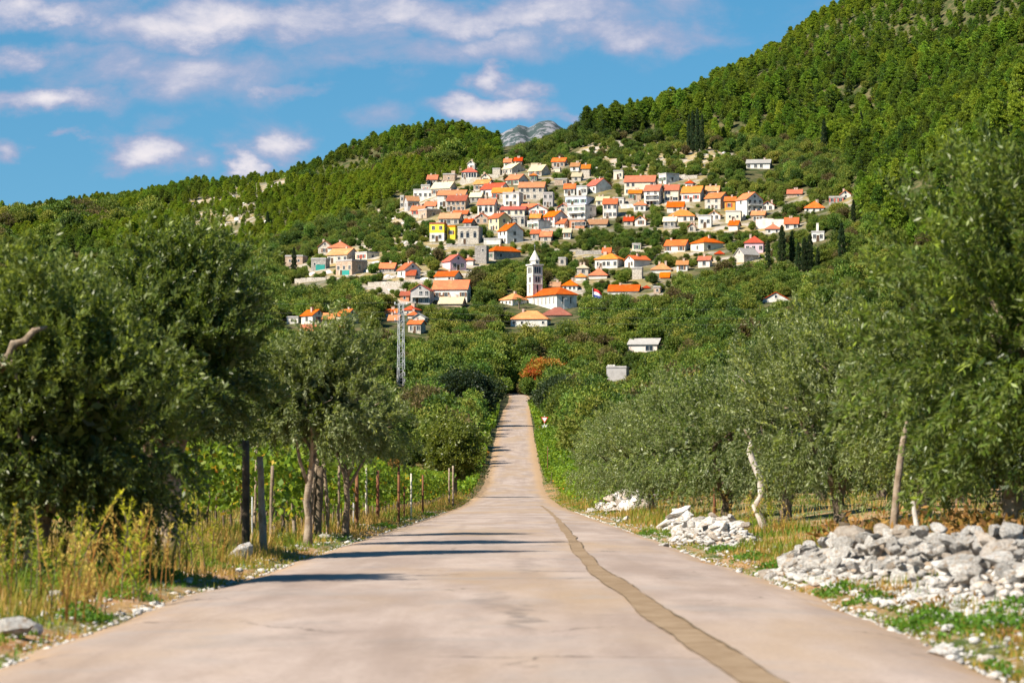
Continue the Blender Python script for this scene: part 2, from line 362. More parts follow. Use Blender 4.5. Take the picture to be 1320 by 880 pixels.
ROOF = {
 'orange': roof_mat('orange_tiles', (0.62, 0.125, 0.022, 1), (0.46, 0.09, 0.02, 1), (0.68, 0.19, 0.04, 1)),
 'yellow': roof_mat('yellow_orange_tiles', (0.64, 0.19, 0.03, 1), (0.52, 0.15, 0.03, 1), (0.64, 0.28, 0.07, 1)),
 'red': roof_mat('red_tiles', (0.52, 0.065, 0.02, 1), (0.40, 0.05, 0.02, 1), (0.58, 0.11, 0.03, 1)),
 'brown': roof_mat('brown_tiles', (0.48, 0.22, 0.09, 1), (0.36, 0.17, 0.08, 1), (0.52, 0.32, 0.16, 1)),
 'dark': roof_mat('dark_red_tiles', (0.34, 0.08, 0.04, 1), (0.26, 0.07, 0.04, 1), (0.40, 0.13, 0.07, 1)),
 'pale': roof_mat('pale_stone_slabs', (0.62, 0.50, 0.30, 1), (0.50, 0.42, 0.28, 1), (0.66, 0.58, 0.42, 1)),
 'slab': roof_mat('grey_slab_roof', (0.48, 0.46, 0.43, 1), (0.38, 0.36, 0.34, 1), (0.58, 0.56, 0.52, 1)),
}
M['glass'] = plain('dark_window_pane', (0.012, 0.014, 0.018, 1), (0.03, 0.033, 0.04, 1), 0.7, 0.12, 0.5)
M['frame'] = plain('window_surround', (0.62, 0.60, 0.55, 1), (0.5, 0.47, 0.42, 1), 3.0)
M['shutter_green'] = plain('green_shutter', (0.05, 0.13, 0.08, 1), (0.04, 0.10, 0.07, 1), 3.0)
M['shutter_brown'] = plain('brown_shutter', (0.18, 0.08, 0.04, 1), (0.13, 0.06, 0.03, 1), 3.0)
M['shutter_red'] = plain('red_shutter', (0.42, 0.07, 0.05, 1), (0.32, 0.06, 0.04, 1), 3.0)
M['teal'] = plain('teal_door', (0.03, 0.26, 0.22, 1), (0.02, 0.2, 0.18, 1), 2.0)
M['door'] = plain('dark_wood_door', (0.10, 0.06, 0.035, 1), (0.07, 0.04, 0.025, 1), 3.0)
M['chimney'] = plain('chimney_render', (0.5, 0.4, 0.33, 1), (0.36, 0.25, 0.19, 1), 2.0)
M['rail'] = plain('balcony_rail', (0.45, 0.45, 0.45, 1), (0.35, 0.35, 0.36, 1), 2.0)
M['bell'] = plain('tower_limestone', (0.72, 0.68, 0.60, 1), (0.60, 0.55, 0.47, 1), 1.2)
M['white_metal'] = plain('painted_white_metal', (0.8, 0.8, 0.8, 1), (0.72, 0.72, 0.72, 1), 2.0, 0.4, 0.4)
M['sign_red'] = plain('sign_red', (0.55, 0.04, 0.03, 1), (0.5, 0.04, 0.03, 1), 2.0, 0.4)
M['cable'] = plain('aluminium_cable', (0.16, 0.16, 0.17, 1), (0.2, 0.2, 0.21, 1), 1.0, 0.6)

# ------------------------------------------------------------------ terrain
def vnoise(x, y, seed=0):
    """smooth value noise, numpy"""
    x = np.asarray(x, float); y = np.asarray(y, float)
    xi = np.floor(x).astype(np.int64); yi = np.floor(y).astype(np.int64)
    fx = x - xi; fy = y - yi; fx = fx * fx * (3 - 2 * fx); fy = fy * fy * (3 - 2 * fy)
    def h(a, b):
        n = (a * 374761393 + b * 668265263 + seed * 1442695) & 0x7fffffff
        n = ((n ^ (n >> 13)) * 1274126177) & 0x7fffffff
        return ((n ^ (n >> 16)) & 0xffff) / 65535.0
    return (h(xi, yi) * (1 - fx) + h(xi + 1, yi) * fx) * (1 - fy) + (h(xi, yi + 1) * (1 - fx) + h(xi + 1, yi + 1) * fx) * fy
def fbm(x, y, o=4, seed=0):
    t = 0; a = 0.5
    for i in range(o):
        t = t + a * (vnoise(x, y, seed + i) - 0.5); x = x * 2.03; y = y * 2.03; a *= 0.5
    return t

RY = np.array([-80, 0, 16, 20, 25, 33, 45, 72, 97, 150, 208, 260, 330, 420, 545, 695, 760], float)
RZ = np.array([.05, .04, .03, .01, -.04, -.18, -.33, -.70, -1.05, -1.75, -2.2, -1.9, 0.3, 4.4, 8.8, 14.1, 18.], float)
# resample the road profile smoothly
_yy = np.linspace(-80, 760, 1681); _zz = np.interp(_yy, RY, RZ)
_ker = np.hanning(31); _ker /= _ker.sum()
_zs = np.convolve(np.pad(_zz, 15, mode='edge'), _ker, 'valid')
_w = np.clip((_yy - 40) / 80, 0.15, 1); _zz = _zz * (1 - _w) + _zs * _w
def road_z(y): return np.interp(y, _yy, _zz)
def road_x(y): return -0.15 + 0.02 * np.sin(np.asarray(y) / 40.0) + np.interp(y, [0, 60, 200, 420, 545, 620, 700, 760], [0, 0.05, 0.15, 0.6, 1.0, 1.8, 2.0, -1.5])

CP = []
def cp(px, *pairs):
    for Y, py in pairs: CP.append(((px - CX) / F * Y, Y, CH + (HOR - py) / F * Y))
for px in (-500, -150, 150, 400, 560, 660, 760, 950, 1150, 1450, 1800):
    cp(px, (300, 592 + (0 if 500 < px < 800 else -4)), (420, 552))
cp(660, (545, 532), (695, 513), (780, 455), (850, 412), (950, 348), (1050, 280), (1150, 226), (1300, 203), (1500, 205), (2000, 196), (2600, 240))
cp(705, (1300, 202), (1500, 208), (1800, 212), (2200, 224))
cp(735, (1300, 198), (1500, 198), (1800, 210))
cp(760, (545, 530), (700, 500), (850, 405), (950, 340), (1050, 285), (1150, 228), (1300, 200), (1450, 182), (1700, 190))
cp(850, (545, 522), (700, 470), (800, 410), (900, 355), (1000, 300), (1080, 250), (1180, 212), (1300, 180), (1460, 140), (1700, 150))
cp(950, (545, 515), (700, 450), (800, 400), (900, 345), (1000, 285), (1100, 228), (1200, 190), (1350, 140), (1520, 92), (1750, 105))
cp(1060, (545, 508), (700, 440), (800, 390), (900, 335), (1000, 275), (1100, 232), (1220, 180), (1380, 112), (1570, 38), (1800, 60))
cp(1180, (545, 500), (700, 430), (800, 365), (900, 290), (980, 222), (1080, 195), (1220, 140), (1400, 60), (1630, -20), (1900, 10))
cp(1320, (545, 490), (700, 410), (800, 320), (900, 215), (990, 115), (1080, 105), (1220, 75), (1400, 5), (1700, -80), (2000, -30))
cp(1500, (545, 480), (700, 390), (800, 290), (900, 160), (1000, 40), (1200, 20), (1700, -150), (2000, -100))
cp(1900, (700, 380), (1000, 0), (1700, -200))
cp(570, (545, 530), (700, 482), (800, 425), (850, 405), (950, 340), (1050, 292), (1150, 248), (1300, 222), (1600, 200), (2000, 170), (2300, 200))
cp(480, (545, 528), (700, 470), (800, 420), (900, 374), (1000, 332), (1150, 285), (1400, 248), (1650, 226), (1950, 208), (2300, 236))
cp(400, (545, 528), (700, 470), (800, 424), (900, 380), (1000, 346), (1200, 306), (1500, 268), (1750, 245), (1950, 226), (2300, 244))
cp(300, (700, 475), (800, 432), (1000, 368), (1300, 305), (1550, 262), (1900, 268), (2250, 262), (2550, 236), (3000, 272))
cp(200, (700, 478), (800, 440), (1000, 385), (1300, 318), (1550, 270), (1900, 288), (2250, 278), (2550, 243), (3000, 280))
cp(100, (800, 446), (1000, 394), (1300, 330), (1550, 284), (1900, 304), (2250, 296), (2550, 272), (3000, 300))
cp(0, (700, 482), (800, 450), (1000, 402), (1300, 342), (1550, 302), (1900, 318), (2250, 306), (2550, 282), (3000, 310))
cp(-200, (700, 485), (1000, 412), (1400, 352), (1800, 318), (2550, 285), (3000, 310))
cp(-600, (700, 490), (1400, 370), (2550, 310))
CP = np.array(CP); _c = CP[:, :2] / 1000.0
def _tps(a, b):
    d2 = ((a[:, None, :] - b[None, :, :]) ** 2).sum(-1); return 0.5 * d2 * np.log(d2 + 1e-12)
_n = len(_c); _A = np.zeros((_n + 3, _n + 3)); _A[:_n, :_n] = _tps(_c, _c) + np.eye(_n) * 2e-4
_A[:_n, _n] = 1; _A[:_n, _n + 1:] = _c; _A[_n:, :_n] = _A[:_n, _n:].T
_sol = np.linalg.solve(_A, np.concatenate([CP[:, 2], np.zeros(3)]))
def tps_z(x, y):
    q = np.stack([x, y], -1) / 1000.0; out = np.empty(len(q))
    for i in range(0, len(q), 20000):
        p = q[i:i + 20000]; out[i:i + 20000] = _tps(p, _c) @ _sol[:_n] + _sol[_n] + p @ _sol[_n + 1:]
    return out

def ground_z(x, y):
    x = np.atleast_1d(np.asarray(x, float)); y = np.atleast_1d(np.asarray(y, float)); x, y = np.broadcast_arrays(x, y)
    x = x.ravel().copy(); y = y.ravel().copy()
    rx = x - road_x(y); ax = np.abs(rx)
    near = road_z(y)
    # verges: right bank climbs behind the stone heaps, left side nearly level
    right = np.interp(rx, [2.7, 3.6, 5.0, 7.5, 14, 40], [0, 0.02, 0.22, 0.5, 0.7, 1.4]) * np.interp(y, [10, 30, 60, 300], [0.45, 0.6, 1, 1.0])
    left = np.interp(-rx, [2.7, 4, 8, 20, 60], [0, 0.0, 0.05, 0.1, 0.0])
    zn = near + np.where(rx > 0, right, left) + fbm(x * 0.7, y * 0.7, 3, 5) * 0.14 * np.clip((ax - 2.8) / 1.5, 0, 1)
    yc = np.clip(y, 0, 3200)
    zf = np.empty_like(zn); msk = y > 200; zf[:] = 0
    if msk.any():
        xs = np.clip(x[msk], -0.36 * yc[msk] - 100, 0.36 * yc[msk] + 100)
        zt = tps_z(xs, yc[msk])
        amp = np.interp(y[msk], [300, 700, 1050, 1300, 2000], [1.0, 4.0, 6, 30, 30])
        zt += fbm(x[msk] / 75 + y[msk] / 260, y[msk] / 110, 4, 21) * amp * np.clip((ax[msk] - 6) / 25, 0, 1)
        cor = np.clip((ax[msk] - 7) / 25, 0, 1) ** 1.0          # keep the road corridor on the road's own profile
        cor = np.where(y[msk] > 720, 1, cor)
        zt = zt * cor + np.where(y[msk] <= 760, zn[msk], zt) * (1 - cor)
        zf[msk] = zt
    w = np.clip((y - 230) / 130, 0, 1); w = w * w * (3 - 2 * w)
    z = zn * (1 - w) + zf * w
    far = np.clip((y - 3000) / 2500, 0, 1)
    z = z * (1 - far) + 5.0 * far
    # sit the ground under the road slab
    under = np.where((ax < 2.95) & (y < 760), 1, 0)
    return np.where(under == 1, np.minimum(z, road_z(y) - 0.05), z)
def gz(x, y): return float(ground_z(x, y)[0])

_HY = np.concatenate([np.linspace(14, 60, 180), np.linspace(60.5, 300, 320), np.linspace(301, 1300, 900), np.linspace(1302, 2700, 500)])
def hit(px, py, ymin=14.0):
    """first ground point seen at a photo pixel"""
    Y = _HY[_HY >= ymin]; X = (px - CX) / F * Y
    d = ground_z(X, Y) - (CH + (HOR - py) / F * Y)
    i = np.argmax(d > 0)
    if d[i] <= 0: i = len(Y) - 1
    if i > 0 and d[i] > 0:
        t = -d[i - 1] / (d[i] - d[i - 1]) if d[i] != d[i - 1] else 0
        yy = Y[i - 1] + t * (Y[i] - Y[i - 1])
    else: yy = Y[i]
    return (px - CX) / F * yy, yy, CH + (HOR - py) / F * yy
def proj(x, y, z): return CX + F * x / y, HOR - F * (z - CH) / y

def inpoly(px, py, poly):
    px = np.asarray(px); py = np.asarray(py); c = np.zeros(px.shape, bool); n = len(poly); j = n - 1
    for i in range(n):
        xi, yi = poly[i]; xj, yj = poly[j]
        c ^= ((yi > py) != (yj > py)) & (px < (xj - xi) * (py - yi) / ((yj - yi) + 1e-9) + xi); j = i
    return c
P_VILLAGE = [(505, 250), (560, 212), (650, 205), (760, 205), (900, 222), (1000, 240), (1110, 255), (1060, 300), (1000, 345), (900, 345), (850, 395), (760, 400), (690, 340), (640, 345), (540, 395), (500, 370), (480, 385), (370, 365), (370, 320), (450, 300)]
P_ROCK = [(450, 300), (505, 255), (530, 262), (555, 318), (640, 335), (610, 372), (560, 375), (520, 395), (470, 360), (395, 358), (400, 345), (455, 335)]
P_ROCK2 = [(730, 200), (770, 180), (830, 185), (905, 190), (985, 205), (930, 222), (820, 232), (760, 226)]
P_ROCK3 = [(235, 262), (275, 240), (330, 232), (362, 222), (380, 228), (340, 262), (345, 290), (300, 305), (250, 300)]

def build_ground():
    ys = np.concatenate([np.linspace(-80, 10, 30)[:-1], np.linspace(10, 70, 170)[:-1], np.linspace(70, 300, 150)[:-1],
                         np.linspace(300, 1250, 240)[:-1], np.linspace(1250, 2700, 130)[:-1], np.linspace(2700, 6000, 14)[:-1], [6000, 9000, 14000, 22000]])
    t = np.linspace(-1, 1, 261); s = np.sign(t) * (0.18 * np.abs(t) + 0.82 * np.abs(t) ** 3)
    X = s[None, :] * (120 + 0.62 * np.maximum(ys, 0))[:, None] + road_x(np.clip(ys, 0, 700))[:, None]
    Y = np.repeat(ys[:, None], len(t), 1)
    Z = ground_z(X, Y).reshape(X.shape)
    V = np.stack([X, Y, Z], -1).reshape(-1, 3)
    r, c = X.shape; i = np.arange((r - 1) * c).reshape(r - 1, c)[:, :-1].ravel()
    Q = np.stack([i, i + 1, i + c + 1, i + c], -1)
    px = CX + F * V[:, 0] / np.maximum(V[:, 1], 1); py = HOR - F * (V[:, 2] - CH) / np.maximum(V[:, 1], 1)
    far = V[:, 1] > 350
    rock = np.where(inpoly(px, py, P_ROCK) & far, 1.0, 0) + np.where(inpoly(px, py, P_ROCK2) & far, 0.9, 0) + np.where(inpoly(px, py, P_ROCK3) & far, 0.5, 0) + np.where(inpoly(px, py, P_VILLAGE) & far, 0.45, 0)
    m, k, b = mat('hillside_ground', 0.95, 0.1)
    g = k.new('ShaderNodeNewGeometry'); pos = g.outputs['Position']
    at = k.new('ShaderNodeAttribute', attribute_name='rocky')
    nb = k.noise(pos, 0.035, 6, 0.62); nm = k.noise(pos, 0.22, 6, 0.65); nf = k.noise(pos, 2.2, 6, 0.7); nff = k.noise(pos, 14.0, 4, 0.7)
    earth = k.mix(k.smooth(nf, 0.35, 0.65), (0.32, 0.15, 0.055, 1), (0.36, 0.23, 0.12, 1))
    veg = k.mix(k.smooth(nf, 0.4, 0.62), (0.05, 0.075, 0.018, 1), (0.17, 0.15, 0.05, 1))
    soil = k.mix(k.smooth(nm, 0.42, 0.58), veg, earth)
    stones = k.mix(k.smooth(nff, 0.56, 0.64), soil, (0.48, 0.44, 0.38, 1))
    dry = k.mix(k.smooth(nm, 0.4, 0.62), (0.30, 0.22, 0.09, 1), (0.20, 0.17, 0.09, 1))
    lime = k.mix(k.smooth(nf, 0.35, 0.7), (0.44, 0.39, 0.34, 1), (0.27, 0.23, 0.19, 1))
    rocky = k.mix(k.smooth(k.noise(pos, 0.12, 7, 0.68), 0.46, 0.56), dry, lime)
    sp = k.new('ShaderNodeSeparateXYZ'); k.l.new(pos, sp.inputs[0])
    farf = k.smooth(sp.outputs[1], 200, 380)
    hill = k.mix(k.smooth(nm, 0.4, 0.65), (0.035, 0.05, 0.015, 1), (0.12, 0.10, 0.05, 1))
    base = k.mix(farf, stones, hill)
    rk = k.smooth(k.math('ADD', at.outputs['Fac'], k.math('MULTIPLY', k.math('SUBTRACT', nb, 0.5), 1.2)), 0.3, 0.62)
    k.put(b.inputs['Base Color'], k.mix(rk, base, rocky))
    bump(k, b, k.math('ADD', nf, k.math('MULTIPLY', nff, 0.4)), 0.7, 0.08)
    me = np_mesh('ground', V, Q, m, smooth=True, extra={'rocky': np.clip(rock, 0, 1)})
    o = add('ground', me); tag(o, 'hillside ground of earth, dry grass and pale rock', kind='structure')
build_ground()

def build_road():
    ys = np.concatenate([np.linspace(-40, 12, 40)[:-1], np.linspace(12, 60, 200)[:-1], np.linspace(60, 300, 240)[:-1], np.linspace(300, 740, 180)])
    t = np.linspace(-1, 1, 21)
    half = 2.75 + np.interp(ys, [0, 40, 120, 300, 700], [0, 0, -0.1, 0.0, -0.2])
    jl = fbm(ys * 0.55, ys * 0 + 3.3, 5, 3) * 0.5; jr = fbm(ys * 0.5, ys * 0 + 9.7, 5, 4) * 0.5
    X = np.zeros((len(ys), len(t))); Zs = np.zeros_like(X)
    for j, a in enumerate(t):
        e = np.where(a < 0, jl, jr) * abs(a) ** 6
        X[:, j] = road_x(ys) + a * half + e
        Zs[:, j] = road_z(ys) + 0.03 * (1 - a * a) + (-0.045 if abs(a) == 1 else 0)
    Zs += fbm(X * 0.9, ys[:, None] * 0.25, 2, 8) * 0.025
    Y = np.repeat(ys[:, None], len(t), 1)
    V = np.stack([X, Y, Zs], -1).reshape(-1, 3); c = len(t)
    i = np.arange((len(ys) - 1) * c).reshape(-1, c)[:, :-1].ravel(); Q = np.stack([i, i + 1, i + c + 1, i + c], -1)
    m, k, b = mat('worn_asphalt', 0.9, 0.2)
    g = k.new('ShaderNodeNewGeometry'); pos = g.outputs['Position']
    mp = k.new('ShaderNodeMapping'); mp.inputs['Scale'].default_value = (1.0, 0.22, 1.0); k.l.new(pos, mp.inputs[0])
    mp2 = k.new('ShaderNodeMapping'); mp2.inputs['Scale'].default_value = (1.5, 0.045, 1.0); k.l.new(pos, mp2.inputs[0])
    n1 = k.noise(mp.outputs[0], 0.9, 6, 0.62); n2 = k.noise(pos, 28, 5, 0.75); n3 = k.noise(mp.outputs[0], 0.28, 4, 0.6); n4 = k.noise(pos, 3.5, 6, 0.7)
    at = k.new('ShaderNodeAttribute', attribute_name='edge')
    col = k.mix(k.smooth(n1, 0.36, 0.64), (0.275, 0.212, 0.178, 1), (0.385, 0.308, 0.265, 1))
    col = k.mix(k.math('MULTIPLY', k.smooth(n3, 0.46, 0.64), 0.75), col, (0.32, 0.225, 0.14, 1))
    col = k.mix(k.math('MULTIPLY', k.smooth(k.noise(mp.outputs[0], 1.7, 5, 0.6, 0.6), 0.56, 0.7), 0.45), col, (0.27, 0.21, 0.17, 1))
    col = k.mix(k.math('MULTIPLY', k.smooth(n2, 0.46, 0.68), 0.42), col, (0.16, 0.12, 0.10, 1))
    n6 = k.noise(pos, 9.0, 6, 0.75); col = k.mix(k.math('MULTIPLY', k.smooth(n6, 0.52, 0.7), 0.35), col, (0.42, 0.35, 0.30, 1))
    n7 = k.noise(pos, 0.55, 5, 0.65, 0.5); col = k.mix(k.math('MULTIPLY', k.smooth(n7, 0.5, 0.66), 0.5), col, (0.27, 0.235, 0.215, 1))
    trk = k.noise(mp2.outputs[0], 1.0, 4, 0.6); col = k.mix(k.math('MULTIPLY', k.smooth(trk, 0.52, 0.66), 0.4), col, (0.24, 0.18, 0.145, 1))
    dust = k.smooth(k.math('ADD', at.outputs['Fac'], k.math('MULTIPLY', k.math('ADD', n4, n1), 0.65)), 1.22, 1.75)
    col = k.mix(k.math('MULTIPLY', dust, 0.85), col, (0.36, 0.235, 0.13, 1))
    # hairline cracks
    ns = k.new('ShaderNodeVectorMath', operation='ADD'); k.l.new(pos, ns.inputs[0])
    nz = k.new('ShaderNodeVectorMath', operation='SCALE'); k.l.new(k.noise(pos, 1.4, 4, 0.6, 0, 1), nz.inputs[0]); nz.inputs[3].default_value = 0.8
    k.l.new(nz.outputs[0], ns.inputs[1])
    ve = k.new('ShaderNodeTexVoronoi', feature='DISTANCE_TO_EDGE'); ve.inputs['Scale'].default_value = 0.42; k.l.new(ns.outputs[0], ve.inputs['Vector'])
    crack = k.math('MULTIPLY', k.smooth(ve.outputs[0], 0.012, 0.002), k.smooth(k.noise(pos, 0.5, 2), 0.5, 0.62))
    col = k.mix(k.math('MULTIPLY', crack, 0.75), col, (0.12, 0.09, 0.07, 1))
    # tyre scuffs, an oil stain and a transverse asphalt joint
    sx = k.new('ShaderNodeSeparateXYZ'); k.l.new(ns.outputs[0], sx.inputs[0]); px_, py_ = sx.outputs[0], sx.outputs[1]
    for (cx_, cy_, hw, hl, am) in ((0.45, 20.4, 0.10, 2.6, 0.6), (0.25, 23.2, 0.16, 2.2, 0.4), (-0.9, 18.6, 0.3, 1.8, 0.25), (-1.6, 26.0, 0.2, 5.0, 0.22), (0.6, 34, 0.16, 6, 0.3), (-0.1, 17.2, 0.5, 0.9, 0.2), (1.9, 22, 0.35, 2.0, 0.25), (2.2, 30, 0.25, 4.0, 0.2)):
        dx_ = k.math('DIVIDE', k.math('SUBTRACT', px_, cx_), hw); dy_ = k.math('DIVIDE', k.math('SUBTRACT', py_, cy_), hl)
        q_ = k.math('ADD', k.math('MULTIPLY', dx_, dx_), k.math('MULTIPLY', dy_, dy_))
        col = k.mix(k.math('MULTIPLY', k.math('MULTIPLY', k.smooth(q_, 1.0, 0.0), am), k.smooth(n4, 0.3, 0.6)), col, (0.11, 0.09, 0.08, 1))
    jn = k.smooth(k.math('ABSOLUTE', k.math('SUBTRACT', py_, 28.6)), 0.10, 0.02); jx = k.math('MULTIPLY', k.smooth(px_, -0.8, 0.2), k.smooth(px_, 1.3, 1.1))
    col = k.mix(k.math('MULTIPLY', k.math('MULTIPLY', jn, jx), 0.6), col, (0.13, 0.10, 0.08, 1))
    k.put(b.inputs['Base Color'], col)
    bump(k, b, n2, 0.5, 0.01)
    edge = np.repeat(np.abs(t)[None, :], len(ys), 0) ** 3
    far = np.interp(ys, [60, 160, 300, 700], [0, 0.35, 0.5, 0.45])[:, None]
    me = np_mesh('road', V, Q, m, smooth=True, extra={'edge': (edge + far).ravel()})
    o = add('road', me); tag(o, 'pale worn asphalt country road running to the village', kind='structure')
    EDGES = {}
    def strip(name, pts, wid, zoff, material, label, seed, jit=0.05):
        py = np.array([p[1] for p in pts]); yy = np.linspace(py.min(), py.max(), int((py.max() - py.min()) * 5) + 2)
        xx = np.interp(yy, py, [p[0] for p in pts]); ww = np.interp(yy, py, wid)
        a = fbm(yy * 0.3, yy * 0 + seed, 2, seed) * jit * 2.2 + (fbm(yy * 3, yy * 0 + 1, 2, seed) * 0.03 * (yy < 30)); c_ = fbm(yy * 0.3, yy * 0 + seed + 5, 2, seed + 9) * jit * 2.2 + (fbm(yy * 3, yy * 0 + 2, 2, seed) * 0.03 * (yy < 30))
        L = xx - ww / 2 + a; Rr = xx + ww / 2 + c_; n = len(yy); EDGES[name] = (yy, L, Rr)
        def zz(x):
            rel = (x - road_x(yy)) / 2.75
            return road_z(yy) + 0.03 * (1 - rel * rel) + fbm(x * 0.9, yy * 0.25, 2, 8) * 0.025 + zoff
        V = np.concatenate([np.stack([L, yy, zz(L)], -1), np.stack([Rr, yy, zz(Rr)], -1)])
        i = np.arange(n - 1); Q = np.stack([i, i + n, i + n + 1, i + 1], -1)
        o = add(name, np_mesh(name, V, Q, material, smooth=True)); tag(o, label, kind='structure'); return o
    mp_, k, b = mat('trench_patch', 0.92, 0.15)
    g = k.new('ShaderNodeNewGeometry'); p = g.outputs['Position']
    col = k.mix(k.smooth(k.noise(p, 2.5, 6, 0.7), 0.35, 0.65), (0.20, 0.135, 0.08, 1), (0.27, 0.195, 0.125, 1))
    col = k.mix(k.math('MULTIPLY', k.smooth(k.noise(p, 30, 4, 0.7), 0.5, 0.75), 0.5), col, (0.15, 0.11, 0.07, 1)); k.put(b.inputs['Base Color'], col)
    TR = [(1.24, -30), (1.22, 14), (1.16, 16), (1.04, 20), (0.96, 26), (0.93, 32), (0.97, 40), (1.08, 52), (1.2, 66), (1.35, 85), (1.5, 110), (1.55, 150)]
    strip('trench_patch', TR, np.interp([q[1] for q in TR], [15, 30, 60, 150], [0.24, 0.22, 0.18, 0.12]), 0.006, mp_, 'brown filled trench strip along the road', 2, 0.05)
    dk = plain('trench_crack', (0.10, 0.075, 0.045, 1), (0.16, 0.11, 0.06, 1), 5.0)
    yy, L, Rr = EDGES['trench_patch']
    for E, ymax, w0, lab, sd in ((Rr, 75, 0.020, 'dark crack along the outer edge of the filled trench', 3), (L, 45, 0.010, 'thin dark crack along the inner edge of the filled trench', 8)):
        k_ = (yy > 13) & (yy < ymax); y2 = yy[k_]; x2 = E[k_]; ww = np.clip(w0 * (0.55 + 3.0 * fbm(y2 * 0.9, y2 * 0 + sd, 4, sd)), 0.002, 0.06)
        rel = (x2 - road_x(y2)) / 2.75; zz = road_z(y2) + 0.03 * (1 - rel * rel) + fbm(x2 * 0.9, y2 * 0.25, 2, 8) * 0.025 + 0.011
        V = np.concatenate([np.stack([x2 - ww / 2, y2, zz], -1), np.stack([x2 + ww / 2, y2, zz], -1)]); n = len(y2); i = np.arange(n - 1)
        tag(add('trench_crack', np_mesh('trench_crack', V, np.stack([i, i + n, i + n + 1, i + 1], -1), dk)), lab, kind='structure')
build_road()

# ------------------------------------------------------------------ foliage builders
def unit(v): return v / np.maximum(np.linalg.norm(v, axis=-1, keepdims=True), 1e-9)
def rnd_dir(n, r): return unit(r.normal(size=(n, 3)))
def leaf_quads(pos, axis, L, W, r):
    """one diamond leaf per row: pos base, axis unit direction"""
    n = len(pos); L = np.broadcast_to(np.asarray(L, float), (n,)); W = np.broadcast_to(np.asarray(W, float), (n,))
    side = unit(np.cross(axis, rnd_dir(n, r)))
    mid = pos + axis * (L * 0.45)[:, None]
    V = np.stack([pos, mid + side * (W / 2)[:, None], pos + axis * L[:, None], mid - side * (W / 2)[:, None]], 1).reshape(-1, 3)
    i = np.arange(n)[:, None] * 4 + np.arange(4)[None, :]
    return V, i
def lumpy(d, seed, amp, freq=2.2):
    """uneven radius factor for unit directions"""
    return 1 + amp * 2 * (fbm(d[:, 0] * freq + seed * 7.1, d[:, 1] * freq + d[:, 2] * freq * 1.7 + seed * 3.3, 3, seed))

def crown_cloud(seed, rx, rz, nclump, per, leaf, clump_r, shell=0.55, lump=0.35, zc=None, flat=0.0, asp=0.55):
    """rounded broadleaf crown: leaf clumps spread through a lumpy ellipsoid"""
    r = np.random.default_rng(seed)
    d = rnd_dir(nclump, r); d[:, 2] = np.where(d[:, 2] < -0.55, -d[:, 2], d[:, 2]); d = unit(d)
    rad = (shell + (1 - shell) * r.random(nclump) ** 0.6) * lumpy(d, seed, lump)
    c = d * rad[:, None] * np.array([rx, rx, rz]); ctone = r.normal(0.5, 0.17, nclump)
    cr = clump_r * r.uniform(0.6, 1.3, nclump)
    k = np.repeat(np.arange(nclump), per); n = len(k)
    o = rnd_dir(n, r); o[:, 2] = o[:, 2] * 0.8 + 0.15
    p = c[k] + o * (cr[k] * r.random(n) ** 0.45)[:, None]
    ax = unit(o + rnd_dir(n, r) * 0.9)
    V, Q = leaf_quads(p, ax, leaf * r.uniform(0.7, 1.4, n), leaf * asp * r.uniform(0.7, 1.4, n), r)
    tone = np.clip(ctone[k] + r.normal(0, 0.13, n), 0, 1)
    V[:, 2] += (rz if zc is None else zc)
    return V, Q, np.repeat(tone, 4)
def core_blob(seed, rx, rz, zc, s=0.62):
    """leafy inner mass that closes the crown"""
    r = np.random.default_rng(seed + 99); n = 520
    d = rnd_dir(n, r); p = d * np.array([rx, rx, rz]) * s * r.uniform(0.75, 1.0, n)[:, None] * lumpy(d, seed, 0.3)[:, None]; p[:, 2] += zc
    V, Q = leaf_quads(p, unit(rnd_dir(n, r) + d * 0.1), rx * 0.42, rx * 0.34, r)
    return V, Q, np.repeat(np.clip(r.normal(0.22, 0.1, n), 0, 1), 4)  # inner leaves darkened in colour to stand for shade inside the crown
def join_leaf(*parts):
    Vs, Qs, Ts = [], [], []; b = 0
    for V, Q, T in parts: Vs.append(V); Qs.append(Q + b); Ts.append(T); b += len(V)
    return np.concatenate(Vs), np.concatenate(Qs), np.concatenate(Ts)

def trunk_mesh(name, h, r0, seed, material, bend=0.15, limbs=3, limb_h=None, spread=0.4, n=7):
    rr = random.Random(seed); b = MB(); pts = []; x = y = 0
    for i in range(6):
        pts.append((x, y, h * i / 5 - (0.4 * r0 if i == 0 else 0))); x += rr.uniform(-bend, bend) * h / 5; y += rr.uniform(-bend, bend) * h / 5
    b.tube(pts, [r0 * (1.35 if i == 0 else 1.0 - 0.1 * i) for i in range(6)], n)
    top = Vector(pts[-1])
    for j in range(limbs):
        a = rr.uniform(0, 6.28); L = (limb_h or h) * rr.uniform(0.6, 1.0); p0 = Vector(pts[3 + j % 3])
        d = Vector((math.cos(a) * spread, math.sin(a) * spread, 1)).normalized()
        q = [p0 + d * L * t + Vector((rr.uniform(-1, 1), rr.uniform(-1, 1), 0)) * 0.08 * L * t for t in (0, 0.35, 0.7, 1)]
        b.tube(q, [r0 * 0.55, r0 * 0.42, r0 * 0.28, r0 * 0.1], max(5, n - 2))
    return b.mesh(name, material, smooth=True)

